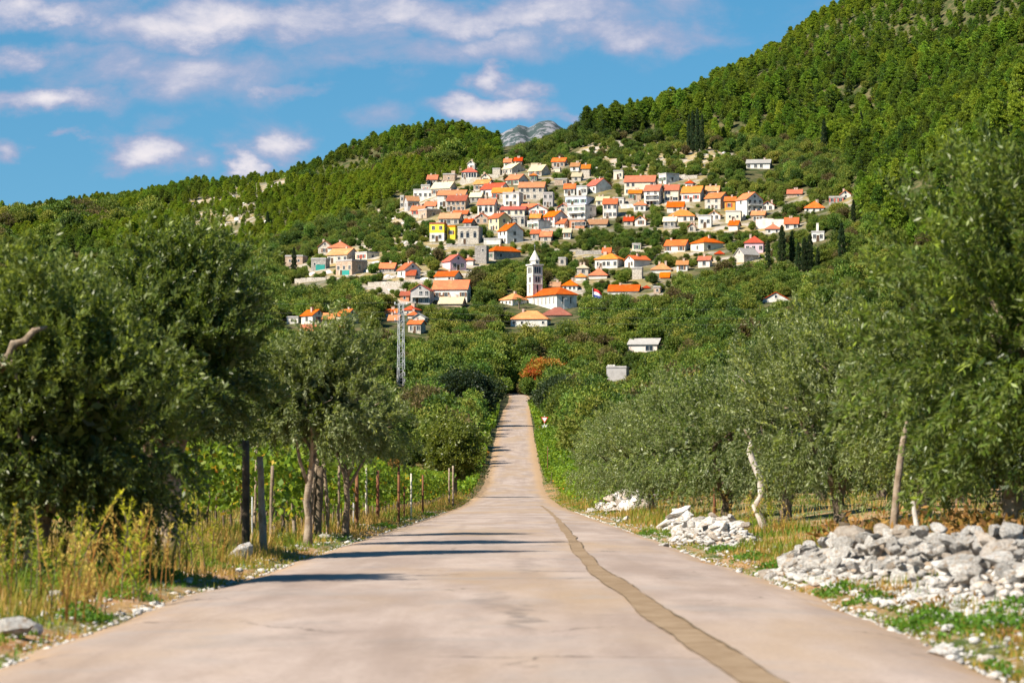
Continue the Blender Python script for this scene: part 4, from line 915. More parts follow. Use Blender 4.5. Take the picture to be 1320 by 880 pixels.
HS = [
 ('H', 45, 250, 268, 192, 140, 'h', 'red', 'white', 0, 'white house with bright red hipped roof, highest at the pine edge', dict(win_kind='tall', cols=5, rows=1)),
 ('H', 500, 615, 222, 145, 95, 'g', 'pale', 'stone', 155, 'stone house with pale slab roof and broad brown gable wall', dict()),
 ('H', 395, 498, 238, 158, 158, 'f', 'slab', 'stone', 0, 'small square stone house beside the pale slab-roofed house', dict(win_kind='small')),
 ('H', 800, 950, 242, 172, 110, 'g', 'pale', 'stone', 100, 'stone house with pale roof and dark blue-grey gable at the top', dict()),
 ('H', 830, 940, 135, 102, 68, 'f', 'pale', 'cream', 0, 'pale flat block behind the topmost stone house', dict(win_kind='small')),
 ('H', 545, 690, 345, 270, 220, 'g', 'orange', 'pinkwhite', 110, 'rosy house with orange roof and shaded dark gable end', dict()),
 ('H', 180, 340, 410, 322, 275, 'g', 'brown', 'stone', 75, 'pale stone house with faded tan roof below the veranda house', dict()),
 ('H', 260, 480, 480, 378, 315, 'g', 'red', 'white', 115, 'white house with a wide bright red roof and blue-grey gable', dict(win_kind='tall')),
 ('H', 385, 650, 505, 422, 370, 'g', 'yellow', 'stone', 0, 'beige stone house with long yellow-orange roof', dict()),
 ('H', 690, 975, 508, 362, 305, 'g', 'yellow', 'stone', 36, 'long two-storey stone house with three bays of windows', dict(cols=4, rows=2)),
 ('H', 510, 695, 585, 432, 430, 'f', 'slab', 'white', 46, 'white flat-roofed two-storey cube with round-looking upper windows', dict(cols=2, rows=2)),
 ('H', 225, 410, 695, 556, 497, 'g', 'orange', 'white', 42, 'white house with three dark arched windows and dormer roof', dict(win_kind='arch', cols=3, rows=1)),
 ('H', 412, 520, 655, 572, 572, 'f', 'slab', 'paleyellow', 0, 'small pale yellow annexe beside the white arched house', dict(win_kind='small', cols=1)),
 ('H', 720, 940, 625, 590, 555, 'g', 'orange', 'white', 0, 'orange roofed house tucked behind the long red roof', dict()),
 ('H', 485, 800, 690, 616, 580, 'g', 'red', 'cream', 0, 'long cream house with narrow dark red roof', dict(cols=4, rows=1, sh='shutter_brown')),
 ('H', 800, 1015, 690, 612, 560, 'e', 'red', 'white', 20, 'white gable-fronted house with red shutters beside long red roof', dict(sh='shutter_red', cols=2, rows=1)),
 ('H', 350, 465, 862, 708, 655, 'g', 'orange', 'paleyellow', 135, 'tall cream house with orange roof and shaded grey side', dict(cols=2, rows=2)),
 ('H', 790, 915, 842, 748, 748, 'f', 'slab', 'white', 140, 'white flat-roofed box with two dark windows above the trees', dict(cols=2, rows=1)),
 ('H', 605, 790, 815, 702, 702, 'f', 'slab', 'stone', 0, 'flat stone building with a dark arcade below the long house', dict(win_kind='arch', cols=4, rows=1)),
 ('A', 890, 955, 685, 585, 540, 'g', 'orange', 'white', 115, 'white house with broad pinkish gable and orange roof by trees', dict()),
 ('A', 525, 685, 455, 377, 340, 'g', 'dark', 'tan', 0, 'tan stone house with dark red roof and ground-floor arches', dict(cols=4, rows=2)),
 ('A', 460, 680, 420, 336, 303, 'g', 'yellow', 'white', 0, 'white house with teal base and long orange roof', dict()),
 ('A', 415, 545, 345, 287, 245, 'g', 'pale', 'stone', 55, 'stone house with pale yellow roof above the white terrace block', dict()),
 ('A', 290, 458, 378, 302, 302, 'f', 'slab', 'white', 0, 'long low white flat-roofed house at the village edge', dict(cols=4, rows=1)),
 ('A', 500, 600, 250, 192, 192, 'f', 'slab', 'tan', 0, 'brown stone block house with stubby tower at hillside edge', dict(win_kind='small', cols=1, rows=1)),
 ('A', 250, 332, 442, 376, 345, 'g', 'brown', 'grey', -27, 'small grey house with narrow white flank on the rocky edge', dict()),
 ('A', 197, 226, 430, 348, 348, 'f', 'slab', 'stone', 0, 'narrow stone block at the far end of the rocky edge', dict(cols=1)),
 ('A', 370, 460, 440, 412, 385, 'g', 'orange', 'white', 0, 'little white cottage with a single orange roof slope', dict(cols=2, rows=1)),
 ('A', 320, 385, 512, 442, 442, 'f', 'slab', 'tan', 100, 'brown flat-roofed stone block with dark shaded side', dict(win_kind='small')),
 ('A', 470, 640, 555, 502, 465, 'g', 'brown', 'stone', 0, 'low stone house with faded orange roof above yellow house', dict()),
 ('A', 570, 688, 500, 470, 447, 'g', 'orange', 'tan', 0, 'small orange roof squeezed under the arcaded tan house', dict(cols=2)),
 ('A', 405, 528, 668, 542, 542, 'f', 'dark', 'yellow', 0, 'house painted bright yellow above and white below', dict(cols=2, rows=2, wc2='white')),
 ('A', 530, 598, 655, 562, 562, 'f', 'yellow', 'yellow', 0, 'low bright yellow wing beside the yellow and white house', dict(cols=1, rows=1)),
 ('A', 605, 780, 688, 568, 568, 'f', 'slab', 'stone', 0, 'roofless pale stone ruin with a dark arch', dict(win_kind='arch', cols=3, rows=1)),
 ('A', 790, 930, 690, 652, 652, 'f', 'slab', 'white', 0, 'low whitish terrace block under the cream house', dict(rows=0)),
 ('A', 812, 862, 798, 735, 685, 'h', 'orange', 'greystone', 190, 'grey stone house with large orange hipped roof beside square tower', dict(cols=1)),
 ('A', 553, 665, 875, 802, 757, 'e', 'red', 'pink', -58, 'pink gabled house with white balcony flank', dict(cols=2, rows=1)),
 ('A', 657, 725, 835, 800, 765, 'h', 'orange', 'pinkwhite', 0, 'small orange hipped roof next to the pink house', dict(cols=1)),
 ('G', 0, 130, 505, 345, 345, 'f', 'slab', 'grey', 0, 'grey flat house with white top storey and two arched windows', dict(cols=2, rows=2)),
 ('G', 238, 380, 375, 287, 228, 'g', 'orange', 'white', 0, 'pale house with orange roof beside the blue gabled house', dict()),
 ('G', 490, 600, 350, 248, 180, 'g', 'red', 'white', 178, 'house with large pale blue gable wall and red roof', dict()),
 ('G', 380, 520, 372, 270, 270, 'f', 'slab', 'white', 0, 'white flat annexe in front of the blue gable', dict(cols=3, rows=1)),
 ('G', 255, 490, 490, 382, 382, 'f', 'slab', 'blue', 95, 'blue-grey flat-roofed house stepping below white annexe', dict(rows=1)),
 ('G', 280, 478, 645, 482, 482, 'f', 'slab', 'white', 130, 'white three-storey flat house with balconies and shaded flank', dict(cols=3, rows=2, balcony=True)),
 ('G', 0, 130, 725, 602, 545, 'g', 'orange', 'white', 145, 'white house with orange roof and tall grey gable above trees', dict(cols=2, rows=2)),
 ('G', 132, 240, 735, 682, 630, 'g', 'orange', 'white', 58, 'small white lean house with orange roof near terracotta arcade', dict(cols=1)),
 ('G', 300, 500, 745, 645, 640, 'f', 'slab', 'terracotta', 0, 'long terracotta building with dark openings', dict(win_kind='wide', cols=4, rows=1)),
 ('G', 505, 760, 735, 692, 640, 'g', 'brown', 'stone', 0, 'low house with weathered brown roof by the trees', dict(cols=2)),
 ('G', 680, 862, 630, 462, 405, 'g', 'orange', 'pinkwhite', 0, 'rosy white house with three upper windows below blue gable', dict(cols=3, rows=2)),
 ('B', 970, 1050, 292, 232, 232, 'f', 'slab', 'cream', 0, 'small cream flat house alone on the upper slope', dict(cols=2, rows=1)),
 ('G', 120, 205, 105, 62, 62, 'f', 'slab', 'cream', 0, 'tiny pale ruin wall on the dry upper slope', dict(rows=0)),
 ('G', 130, 300, 255, 188, 188, 'f', 'slab', 'tan', 0, 'tan ruin with broken top above the orange roofs', dict(cols=2, rows=1)),
 ('R1', 40, 345, 328, 192, 130, 'g', 'orange', 'cream', 42, 'wide cream house with loggia and long orange roof', dict(cols=5, rows=2)),
 ('R1', 400, 470, 225, 115, 115, 'f', 'slab', 'white', 140, 'unfinished flat grey house with white corner', dict(cols=2, rows=1)),
 ('R1', 245, 395, 442, 282, 215, 'g', 'orange', 'white', 55, 'three-storey pale house with orange roof and dark balconies', dict(cols=2, rows=3, balcony=True)),
 ('R1', 452, 622, 405, 278, 225, 'g', 'orange', 'cream', 0, 'cream house with one large dark upper opening', dict(win_kind='wide', cols=2, rows=2)),
 ('R1', 632, 820, 410, 302, 240, 'g', 'yellow', 'pinkwhite', 60, 'rosy house with red shutters and yellow-orange roof', dict(sh='shutter_red', cols=2, rows=1)),
 ('R1', 480, 676, 515, 452, 400, 'g', 'orange', 'white', 0, 'low white house with plain orange roof between taller ones', dict(cols=3, rows=1)),
 ('R1', 500, 800, 612, 547, 475, 'h', 'yellow', 'pinkwhite', 0, 'broad low house with hipped orange roof and red trim', dict(cols=4, rows=1)),
 ('R1', 802, 960, 672, 548, 548, 'f', 'slab', 'white', 0, 'white flat annexe beside the hipped orange roof', dict(cols=2, rows=1)),
 ('R1', 875, 1030, 488, 357, 305, 'g', 'yellow', 'stone', 108, 'pale house with grey gable end and stone ground floor', dict(cols=2, rows=2)),
 ('R1', 1075, 1200, 495, 388, 350, 'g', 'orange', 'orange', 0, 'house wall painted bright orange', dict(cols=1, rows=1)),
 ('R1', 1085, 1268, 615, 502, 502, 'f', 'slab', 'cream', 0, 'cream flat block under the orange painted wall', dict(win_kind='small', cols=2, rows=1)),
 ('R2', 165, 325, 665, 486, 420, 'e', 'orange', 'white', -90, 'white gabled villa with two long balconies', dict(cols=3, rows=3, balcony=True)),
 ('R2', 550, 710, 470, 436, 398, 'g', 'orange', 'tan', 0, 'lone orange roof peeping over a round dark tree', dict(cols=2)),
 ('R2', 165, 420, 205, 148, 115, 'g', 'slab', 'white', 0, 'whitish ruined farmhouse alone on the wooded slope', dict(cols=4, rows=1)),
 ('R2', 715, 930, 615, 572, 510, 'h', 'orange', 'white', 0, 'white cottage with orange hipped roof among brown shrubs', dict(cols=3)),
 ('R2', 1050, 1150, 485, 442, 405, 'e', 'orange', 'white', 10, 'tiny white gabled cottage beside the big pines', dict(cols=1)),
 ('R2', 945, 1110, 530, 472, 472, 'f', 'slab', 'greystone', 0, 'low roofless grey stone hut below tiny cottage', dict(cols=2, rows=1)),
 ('R2', 525, 672, 775, 718, 655, 'g', 'orange', 'white', 0, 'white house with steep orange roof above the cypresses', dict(cols=2, rows=1)),
 ('R2', 345, 505, 815, 772, 718, 'h', 'orange', 'white', 0, 'low white house with orange hipped roof by retaining wall', dict(cols=2, rows=1)),
 ('R2', 780, 920, 890, 802, 802, 'f', 'slab', 'white', 0, 'flat whitish hut with a tall chimney column', dict(cols=2, rows=1)),
 ('R3', 205, 345, 195, 142, 105, 'g', 'orange', 'white', 45, 'white house with orange roof beside a flat grey porch', dict(cols=3, rows=1)),
 ('R3', 395, 480, 195, 124, 85, 'h', 'orange', 'cream', 145, 'cream house with shaded grey side and wide hipped roof', dict(cols=1, rows=1)),
 ('R3', 560, 632, 215, 205, 170, 'h', 'red', 'tan', 0, 'small pyramid red roof among green shrubs', dict(rows=0, chim=False)),
 ('R3', 770, 925, 205, 127, 70, 'h', 'red', 'pink', 0, 'pinkish house with large red-orange hipped roof', dict(cols=3, rows=1)),
 ('R3', 705, 765, 268, 206, 150, 'e', 'slab', 'stone', 110, 'old stone barn with grey slab roof', dict(rows=0, chim=False)),
 ('R3', 900, 1085, 545, 527, 475, 'e', 'red', 'white', 30, 'white gable with red roof half sunk in the green canopy', dict(rows=0, chim=False)),
 ('R4', 240, 490, 412, 297, 235, 'h', 'yellow', 'white', 105, 'white house with yellow-orange hipped roof and grey flank', dict(cols=4, rows=1)),
 ('R4', 580, 680, 405, 302, 252, 'e', 'orange', 'pinkwhite', 185, 'gabled white house with orange roof and shaded violet flank', dict(cols=2, rows=1)),
 ('R4', 20, 150, 545, 502, 440, 'h', 'yellow', 'white', 0, 'small hipped yellow-orange roof near the church', dict(cols=1)),
 ('R4', 170, 410, 525, 482, 400, 'h', 'orange', 'pinkwhite', 0, 'wide patched orange roof between dark trees near church', dict(cols=3)),
 ('R4', 880, 1140, 455, 417, 345, 'h', 'yellow', 'white', 0, 'white house with two-tone hipped orange roof by green shrubs', dict(cols=3)),
 ('R4', 980, 1090, 525, 500, 450, 'g', 'orange', 'tan', 0, 'small bare orange shed roof below two-tone roof', dict(rows=0, chim=False)),
 ('R4', 390, 770, 695, 657, 590, 'g', 'orange', 'white', 0, 'long low white house with red-orange roof behind the flag', dict(cols=4)),
 ('R4', 780, 872, 640, 628, 550, 'h', 'red', 'tan', 0, 'small red hipped roof at the end of long house', dict(rows=0, chim=False)),
 ('R4', 660, 790, 530, 405, 400, 'f', 'slab', 'stone', 0, 'stone ruin below the violet-flanked house', dict(rows=0)),
 ('R5', 35, 150, 615, 557, 500, 'h', 'yellow', 'white', 140, 'white house with orange hipped roof behind the palm', dict(cols=3, rows=1)),
 ('R5', 135, 515, 815, 742, 665, 'h', 'yellow', 'white', 0, 'broad white house with yellow-orange hipped roof below the church', dict(cols=5, rows=1, win_kind='small')),
 ('R5', 420, 740, 725, 706, 632, 'h', 'dark', 'tan', 0, 'dark brick-red hipped roof in front of the church', dict(rows=0, chim=False)),
 ('R5', 620, 790, 475, 427, 372, 'h', 'orange', 'white', 0, 'white house with orange hipped roof behind the church', dict(cols=3, rows=1)),
 ('R5', 500, 612, 448, 432, 392, 'g', 'brown', 'tan', 0, 'low brownish roof just behind the church tower', dict(rows=0)),
 ('D', 335, 480, 218, 152, 110, 'g', 'brown', 'stone', 78, 'large pale stone farmhouse with brown-orange roof and grey gable', dict(cols=4, rows=1)),
 ('D', 345, 522, 155, 106, 65, 'h', 'orange', 'pinkwhite', 0, 'orange hipped roof rising behind the stone farmhouse', dict(rows=0)),
 ('D', 275, 372, 158, 96, 55, 'e', 'brown', 'stone', 12, 'narrow grey gable house beside the farmhouse', dict(cols=1, rows=1)),
 ('D', 535, 620, 195, 142, 142, 'f', 'slab', 'cream', 85, 'small cream flat house with dark shaded side on the left outcrop', dict(cols=2, rows=1)),
 ('D', 395, 515, 305, 197, 197, 'f', 'slab', 'tan', 102, 'brown stone house with a teal garage door', dict(cols=3, rows=1)),
 ('D', 225, 350, 265, 187, 187, 'f', 'slab', 'greystone', 0, 'roofless grey ruin beside the teal-doored house', dict(win_kind='small', cols=2, rows=1)),
 ('D', 40, 190, 235, 167, 167, 'f', 'slab', 'tan', 0, 'low brick-coloured block behind a single cypress', dict(win_kind='small', cols=2, rows=1)),
 ('D', 708, 832, 280, 250, 215, 'g', 'orange', 'greystone', 0, 'grey cottage with orange roof on the rocky knoll', dict(cols=2)),
 ('D', 892, 1000, 325, 257, 208, 'e', 'orange', 'pinkwhite', -58, 'rosy gable house with orange roof on the rocky knoll', dict(cols=2, rows=1)),
 ('D', 900, 972, 330, 298, 265, 'g', 'dark', 'tan', 0, 'small dark red lean-to roof in front of rosy gable', dict(rows=0, chim=False)),
 ('D', 235, 322, 645, 582, 543, 'e', 'orange', 'white', -85, 'white gabled house with orange roof low by the olives', dict(cols=1, rows=1)),
 ('D', 308, 398, 655, 607, 560, 'g', 'yellow', 'cream', 0, 'cream house with yellow-orange roof between two gables', dict(cols=3, rows=1)),
 ('D', 478, 555, 650, 582, 540, 'e', 'orange', 'cream', -78, 'cream gabled house with white flank low by the olives', dict(cols=1, rows=1)),
 ('D', 145, 300, 712, 690, 650, 'g', 'orange', 'white', 0, 'low orange roof half hidden behind the olive tops', dict(rows=0)),
 ('D', 405, 500, 712, 680, 645, 'g', 'orange', 'pinkwhite', 0, 'small orange roof below the cream gabled house', dict(rows=0)),
 ('D', 52, 150, 645, 602, 602, 'f', 'slab', 'white', 0, 'white flat box at the foot of the wooded slope', dict(cols=1, rows=1)),
 ('D', 1100, 1240, 345, 306, 272, 'g', 'orange', 'white', 55, 'small white house with orange roof above the long white one', dict(cols=2, rows=1)),
 ('I', 558, 607, 389, 372, 361, 'g', 'orange', 'white', 0, 'big white house with a long red-orange roof left of church', dict(cols=4, rows=1)),
 ('D', 930, 1092, 505, 407, 365, 'e', 'red', 'grey', 0, 'grey gabled house with dark stacked balconies', dict(cols=3, rows=2, balcony=True)),
 ('D', 858, 930, 485, 442, 415, 'g', 'dark', 'terracotta', 0, 'dark red house beside the grey balconied house', dict(cols=1)),
 ('D', 1130, 1320, 525, 500, 455, 'g', 'pale', 'tan', 0, 'pale tan roof under the big white house', dict(rows=0)),
 ('P', 200, 320, 205, 167, 135, 'g', 'orange', 'white', 0, 'small orange roof with pillars behind the pylon top', dict(cols=3)),
 ('P', 225, 335, 262, 236, 190, 'g', 'yellow', 'cream', 0, 'yellow-orange roof left of the pylon', dict(rows=0)),
 ('P', 365, 450, 195, 142, 85, 'h', 'red', 'stone', 60, 'red hipped roof on a stone house right of the pylon', dict(cols=1)),
 ('P', 408, 520, 225, 192, 150, 'h', 'orange', 'pinkwhite', 0, 'orange hipped roof stepping down behind the pylon', dict(rows=0)),
 ('P', 455, 590, 258, 212, 175, 'e', 'slab', 'white', 0, 'white gable with grey roof beside the pylon', dict(rows=0, chim=False)),
 ('P', 410, 530, 365, 272, 240, 'g', 'orange', 'stone', 40, 'narrow stone house with orange roof below the white gable', dict(cols=2, rows=1)),
 ('I', 810, 852, 455, 444, 440, 's', 'slab', 'pinkwhite', 0, 'long white shed with grey sheet roof in the green canopy', dict(cols=2, rows=1, win_kind='wide', chim=False)),
 ('I', 782, 812, 493, 474, 474, 'f', 'slab', 'grey', 0, 'square concrete cabin with rooftop blocks above the olives', dict(rows=0)),
 ('I', 424, 466, 476, 460, 458, 'f', 'pale', 'cream', 0, 'pale flat-roofed building beyond the olive crowns', dict(rows=0)),
]
for h in HS:
    e, w, d, H, x0, x1 = house(*h[:11], **h[11])
    if 'shed with grey' in h[10] or 'concrete cabin' in h[10]: RECTS[-1] = RECTS[-1][:3] + (RECTS[-1][3] - 7, RECTS[-1][4])
    if 'teal' in h[10]:
        tb = MB(); tb.box(-1.6, 1.6, -0.08, 0.02, 0, 2.3); add('garage_door', tb.mesh('garage_door', M['teal']), e, (x0 + w * 0.62, -0.03, -0.4))
    if 'chimney column' in h[10]:
        tb = MB(); tb.box(-.4, .4, -.4, .4, -1, 3.2); add('column', tb.mesh('column', WALL['white']), e, (x0 + w * 0.45, d * 0.4, H))
    if 'stubby tower' in h[10]:
        tb = MB(); tb.box(-.8, .8, -.8, .8, 0, 1.8); add('tower', tb.mesh('tower', WALL['tan']), e, (x1 - w * 0.2, d * 0.4, H))
    if 'rooftop blocks' in h[10]:
        for q in range(3):
            tb = MB(); tb.box(-.28, .28, -.28, .28, 0, 0.5); add('block', tb.mesh('block', WALL['white']), e, (x0 + w * (0.1 + 0.13 * q), 0.5, H + 0.3))

# houses packed in between
def fillers():
    r_ = random.Random(77); core = [(520, 262), (575, 222), (640, 212), (720, 214), (800, 238), (835, 262), (835, 292), (760, 300), (700, 318), (640, 305), (560, 300)]; low = [(700, 335), (850, 315), (960, 320), (860, 385), (760, 385)]
    low2 = [(840, 238), (1000, 262), (970, 300), (860, 300)]
    for poly, cnt, tag_ in ((core, 26, 'small weathered house squeezed into the packed village centre'), (low, 7, 'small weathered house among the gardens behind the church'), (low2, 8, 'small weathered house squeezed between the eastern orange roofs')):
        k = 0; tries = 0; xs = [p[0] for p in poly]; ys = [p[1] for p in poly]
        while k < cnt and tries < 900:
            tries += 1; px, yb = r_.uniform(min(xs), max(xs)), r_.uniform(min(ys), max(ys))
            if not inpoly(np.array([px]), np.array([yb]), poly)[0]: continue
            w = r_.uniform(9, 17); hh = r_.uniform(7, 11); rf = r_.uniform(4, 6)
            box = (px - w / 2, yb - hh - rf, px + w / 2, yb); cov = 0; bad = False
            for a, t, b, bt, Y in RECTS:
                ox_ = max(0, min(b, box[2]) - max(a, box[0])); oy_ = max(0, min(bt, box[3]) - max(t, box[1])); cov += ox_ * oy_
                if ox_ > 0 and bt < yb + 1 and oy_ > 0.45 * (bt - t): bad = True        # would hide a measured house
                if ox_ > 2 and abs(bt - yb) < 5: bad = True
            if bad or cov > 0.6 * w * (hh + rf): continue
            roof = r_.choice('gggehf'); k += 1
            house('I', px - w / 2, px + w / 2, yb, yb - hh, yb - hh - (rf if roof != 'f' else 0), roof, r_.choice(['orange', 'orange', 'brown', 'yellow', 'pale', 'red']) if roof != 'f' else 'slab', r_.choice(['stone', 'stone', 'tan', 'white', 'greystone', 'pinkwhite', 'cream']), r_.choice([0, 0, 3, 4]), tag_, group=tag_.replace('small weathered house', 'houses'), sidewin=False)
fillers()

# square stone tower, retaining walls
def box_thing(name, z, xl, xr, yb, yt, wc, depth, label, cat, slots=0):
    ox, oy, sc = ZM[z]; X0, X1, B, T = ox + xl / sc, ox + xr / sc, oy + yb / sc, oy + yt / sc
    _, Y, Zb = hit((X0 + X1) / 2, B, 320); mpp = Y / F
    e = empty(name, ((X1 - CX) * mpp, Y, Zb), R(-12), label, cat)
    b = MB(); w = (X1 - X0) * mpp; H = (B - T) * mpp; n = max(2, int(w / 2)); rr = random.Random(int(xl))
    for i in range(n):                                       # uneven wall head
        b.box(-w + i * w / n, -w + (i + 1) * w / n, 0, depth, -3, H + rr.uniform(-0.25, 0.25))
    add('wall', b.mesh('wall', WALL[wc]), e)
    for q in range(slots): add('window', win('small'), e, (-w * (0.3 + 0.4 * q), -0.015, H * 0.72))
    RECTS.append((X0, T, X1, B, Y)); return e
box_thing('stone_tower', 'A', 725, 808, 825, 690, 'greystone', 4, 'square roofless grey stone tower beside the orange hipped roof', 'tower', 1)
for (z, xl, xr, yb, yt, wc, lab) in [
  ('H', 22, 262, 318, 272, 'stone', 'pale stone retaining wall under the red hipped house'),
  ('A', 520, 725, 708, 684, 'greystone', 'grey dry stone terrace wall below the yellow house'),
  ('R2', 250, 530, 765, 672, 'pinkwhite', 'high whitish retaining wall below the balconied villa'),
  ('R4', 20, 320, 250, 205, 'greystone', 'long grey field wall above the yellow hipped roof'),
  ('B', 690, 790, 840, 812, 'greystone', 'short grey field wall in the middle of the shrubs'),
  ('A', 690, 750, 545, 480, 'stone', 'pale stone courtyard wall next to the low stone house'),
  ('B', 0, 130, 290, 255, 'stone', 'stepped pale stone wall above the tan roofs'),
  ('D', 620, 860, 385, 345, 'stone', 'long pale terrace wall under the rocky knoll'),
  ('D', 100, 330, 350, 318, 'stone', 'pale stone terrace under the farmhouse outcrop'),
  ('R1', 600, 790, 170, 125, 'stone', 'broken pale stone wall above the orange roofs'),
  ('R1', 0, 230, 470, 425, 'white', 'white wall under the three-storey house'),
  ('H', 130, 330, 510, 455, 'stone', 'white-grey courtyard wall below red roofed house'),
]: box_thing('stone_wall', z, xl, xr, yb, yt, wc, 0.8, lab, 'wall')

# ------------------------------------------------------------------ church with bell tower
def church():
    ox, oy, sc = ZM['R5']; f = lambda x, y: (ox + x / sc, oy + y / sc)
    cxp, B = f(570, 668); _, Y, Zb = hit(cxp - 12, B, 320); m = Y / F / sc
    th = R(61)
    e = empty('church', ((cxp - CX) * Y / F, Y, Zb), -th, 'white church with orange hipped roof and tall pale bell tower', 'church')
    w = 270 * m / math.cos(th); d = 190 * m / math.sin(th); H = 158 * m
    b = MB()
    b.box(-w, 0, 0, d, -4, H); b.box(-w - 0.12, 0.12, -0.12, d + 0.12, H - 0.5, H - 0.1)
    add('wall', b.mesh('wall', WALL['white']), e)
    add('roof', roof_mesh('h', -w, 0, d, H, 70 * m + d / 2 * 0.05, ROOF['orange'], 0.6), e)
    for i in range(7): add('window', win('slit'), e, (-w + w * (0.09 + i * 0.135), -0.015, H * 0.68))
    for i in range(3): add('window', win('small'), e, (-w + w * (0.1 + i * 0.115), -0.015, H * 0.1))
    for i in range(2): add('window', win('slit'), e, (0.015, d * (0.3 + 0.4 * i), H * 0.68), (0, 0, R(90)))
    # tower: left face 50 px, right face 90 px in the crop
    tw = e; t0 = MB(); tx, ty = (-1), 0
    a = 3.4                                     # side
    X0 = -w - 0.15; Y0 = -0.15
    zt = (665 - 205) * m
    t0.box(X0, X0 + a, Y0, Y0 + a, -4, zt)
    for zz in (zt * 0.60, zt * 0.785): t0.box(X0 - .12, X0 + a + .12, Y0 - .12, Y0 + a + .12, zz, zz + 0.28)
    for cxx in (X0 - 0.06, X0 + a - 0.34):
        for cyy in (Y0 - 0.06, Y0 + a - 0.34): t0.box(cxx, cxx + 0.4, cyy, cyy + 0.4, -3, zt - 0.3)
    tb = add('tower', t0.mesh('tower', M['bell']), e)
    c = MB(); c.box(X0 - .35, X0 + a + .35, Y0 - .35, Y0 + a + .35, zt, zt + 0.4)
    cxm, cym = X0 + a / 2, Y0 + a / 2
    n = 8; r1 = 1.45; z1 = zt + 0.4; z2 = zt + 0.4 + 36 * m; z3 = (665 - 52) * m
    def ring(r, z): return [(cxm + r * math.cos(2 * math.pi * (i + .5) / n), cym + r * math.sin(2 * math.pi * (i + .5) / n), z) for i in range(n)]
    A, Bq, Cq, Dq = ring(r1, z1), ring(r1, z2), ring(r1 + .2, z2), ring(r1 + .2, z2 + .25)
    for i in range(n):
        j = (i + 1) % n
        c.poly([A[i], A[j], Bq[j], Bq[i]]); c.poly([Bq[i], Bq[j], Cq[j], Cq[i]]); c.poly([Cq[i], Cq[j], Dq[j], Dq[i]]); c.poly([Dq[i], Dq[j], (cxm, cym, z3)])
    add('spire', c.mesh('spire', M['bell']), tb)
    cr = MB(); cr.box(cxm - .06, cxm + .06, cym - .06, cym + .06, z3 - .3, z3 + 2.0); cr.box(cxm - .45, cxm + .45, cym - .05, cym + .05, z3 + 1.2, z3 + 1.35)
    add('cross', cr.mesh('cross', M['cable']), tb)
    # belfry openings on both seen faces
    def opening(zc, hw, hh, off, face):
        o = MB(); o.box(-hw, hw, -0.03, 0.05, -hh, hh)
        o.poly([(hw * math.cos(q), -0.03, hh + hw * math.sin(q)) for q in np.linspace(math.pi, 0, 7)][::-1])
        if face == 'front': add('belfry_opening', o.mesh('belfry_opening', M['glass']), tb, (cxm + off, Y0 - 0.02, zc))
        else: add('belfry_opening', o.mesh('belfry_opening', M['glass']), tb, (X0 + a + 0.02, cym + off, zc), (0, 0, R(90)))
    for face in ('front', 'right'):
        for q in (-1, 0, 1): opening(zt * 0.895, 0.28, 0.8, q * 0.8, face)
        for q in (-.5, .5): opening(zt * 0.70, 0.28, 0.7, q * 0.85, face)
        opening(zt * 0.5, 0.26, 1.2, 0, face)
    for i in range(n):
        if i % 2 == 0:
            an = 2 * math.pi * i / n; o = MB(); o.box(-.25, .25, -.04, .04, -.35, .35)
            rr_ = r1 * math.cos(math.pi / n) + 0.01
            add('belfry_opening', o.mesh('belfry_opening', M['glass']), tb, (cxm + rr_ * math.cos(an), cym + rr_ * math.sin(an), (z1 + z2) / 2), (0, 0, an + R(90)))
    x0, y0 = f(290, 45); x1, y1 = f(765, 640); RECTS.append((x0, oy + 200 / sc, ox + 440 / sc, y1, Y)); RECTS.append((x0, oy + 435 / sc, x1, y1, Y))
    RECTS.append((ox + 330 / sc, oy + 20 / sc, ox + 410 / sc, oy + 220 / sc, Y))
    FOOT.append(((cxp - CX) * Y / F - 3, Y + 7, 10))
church()

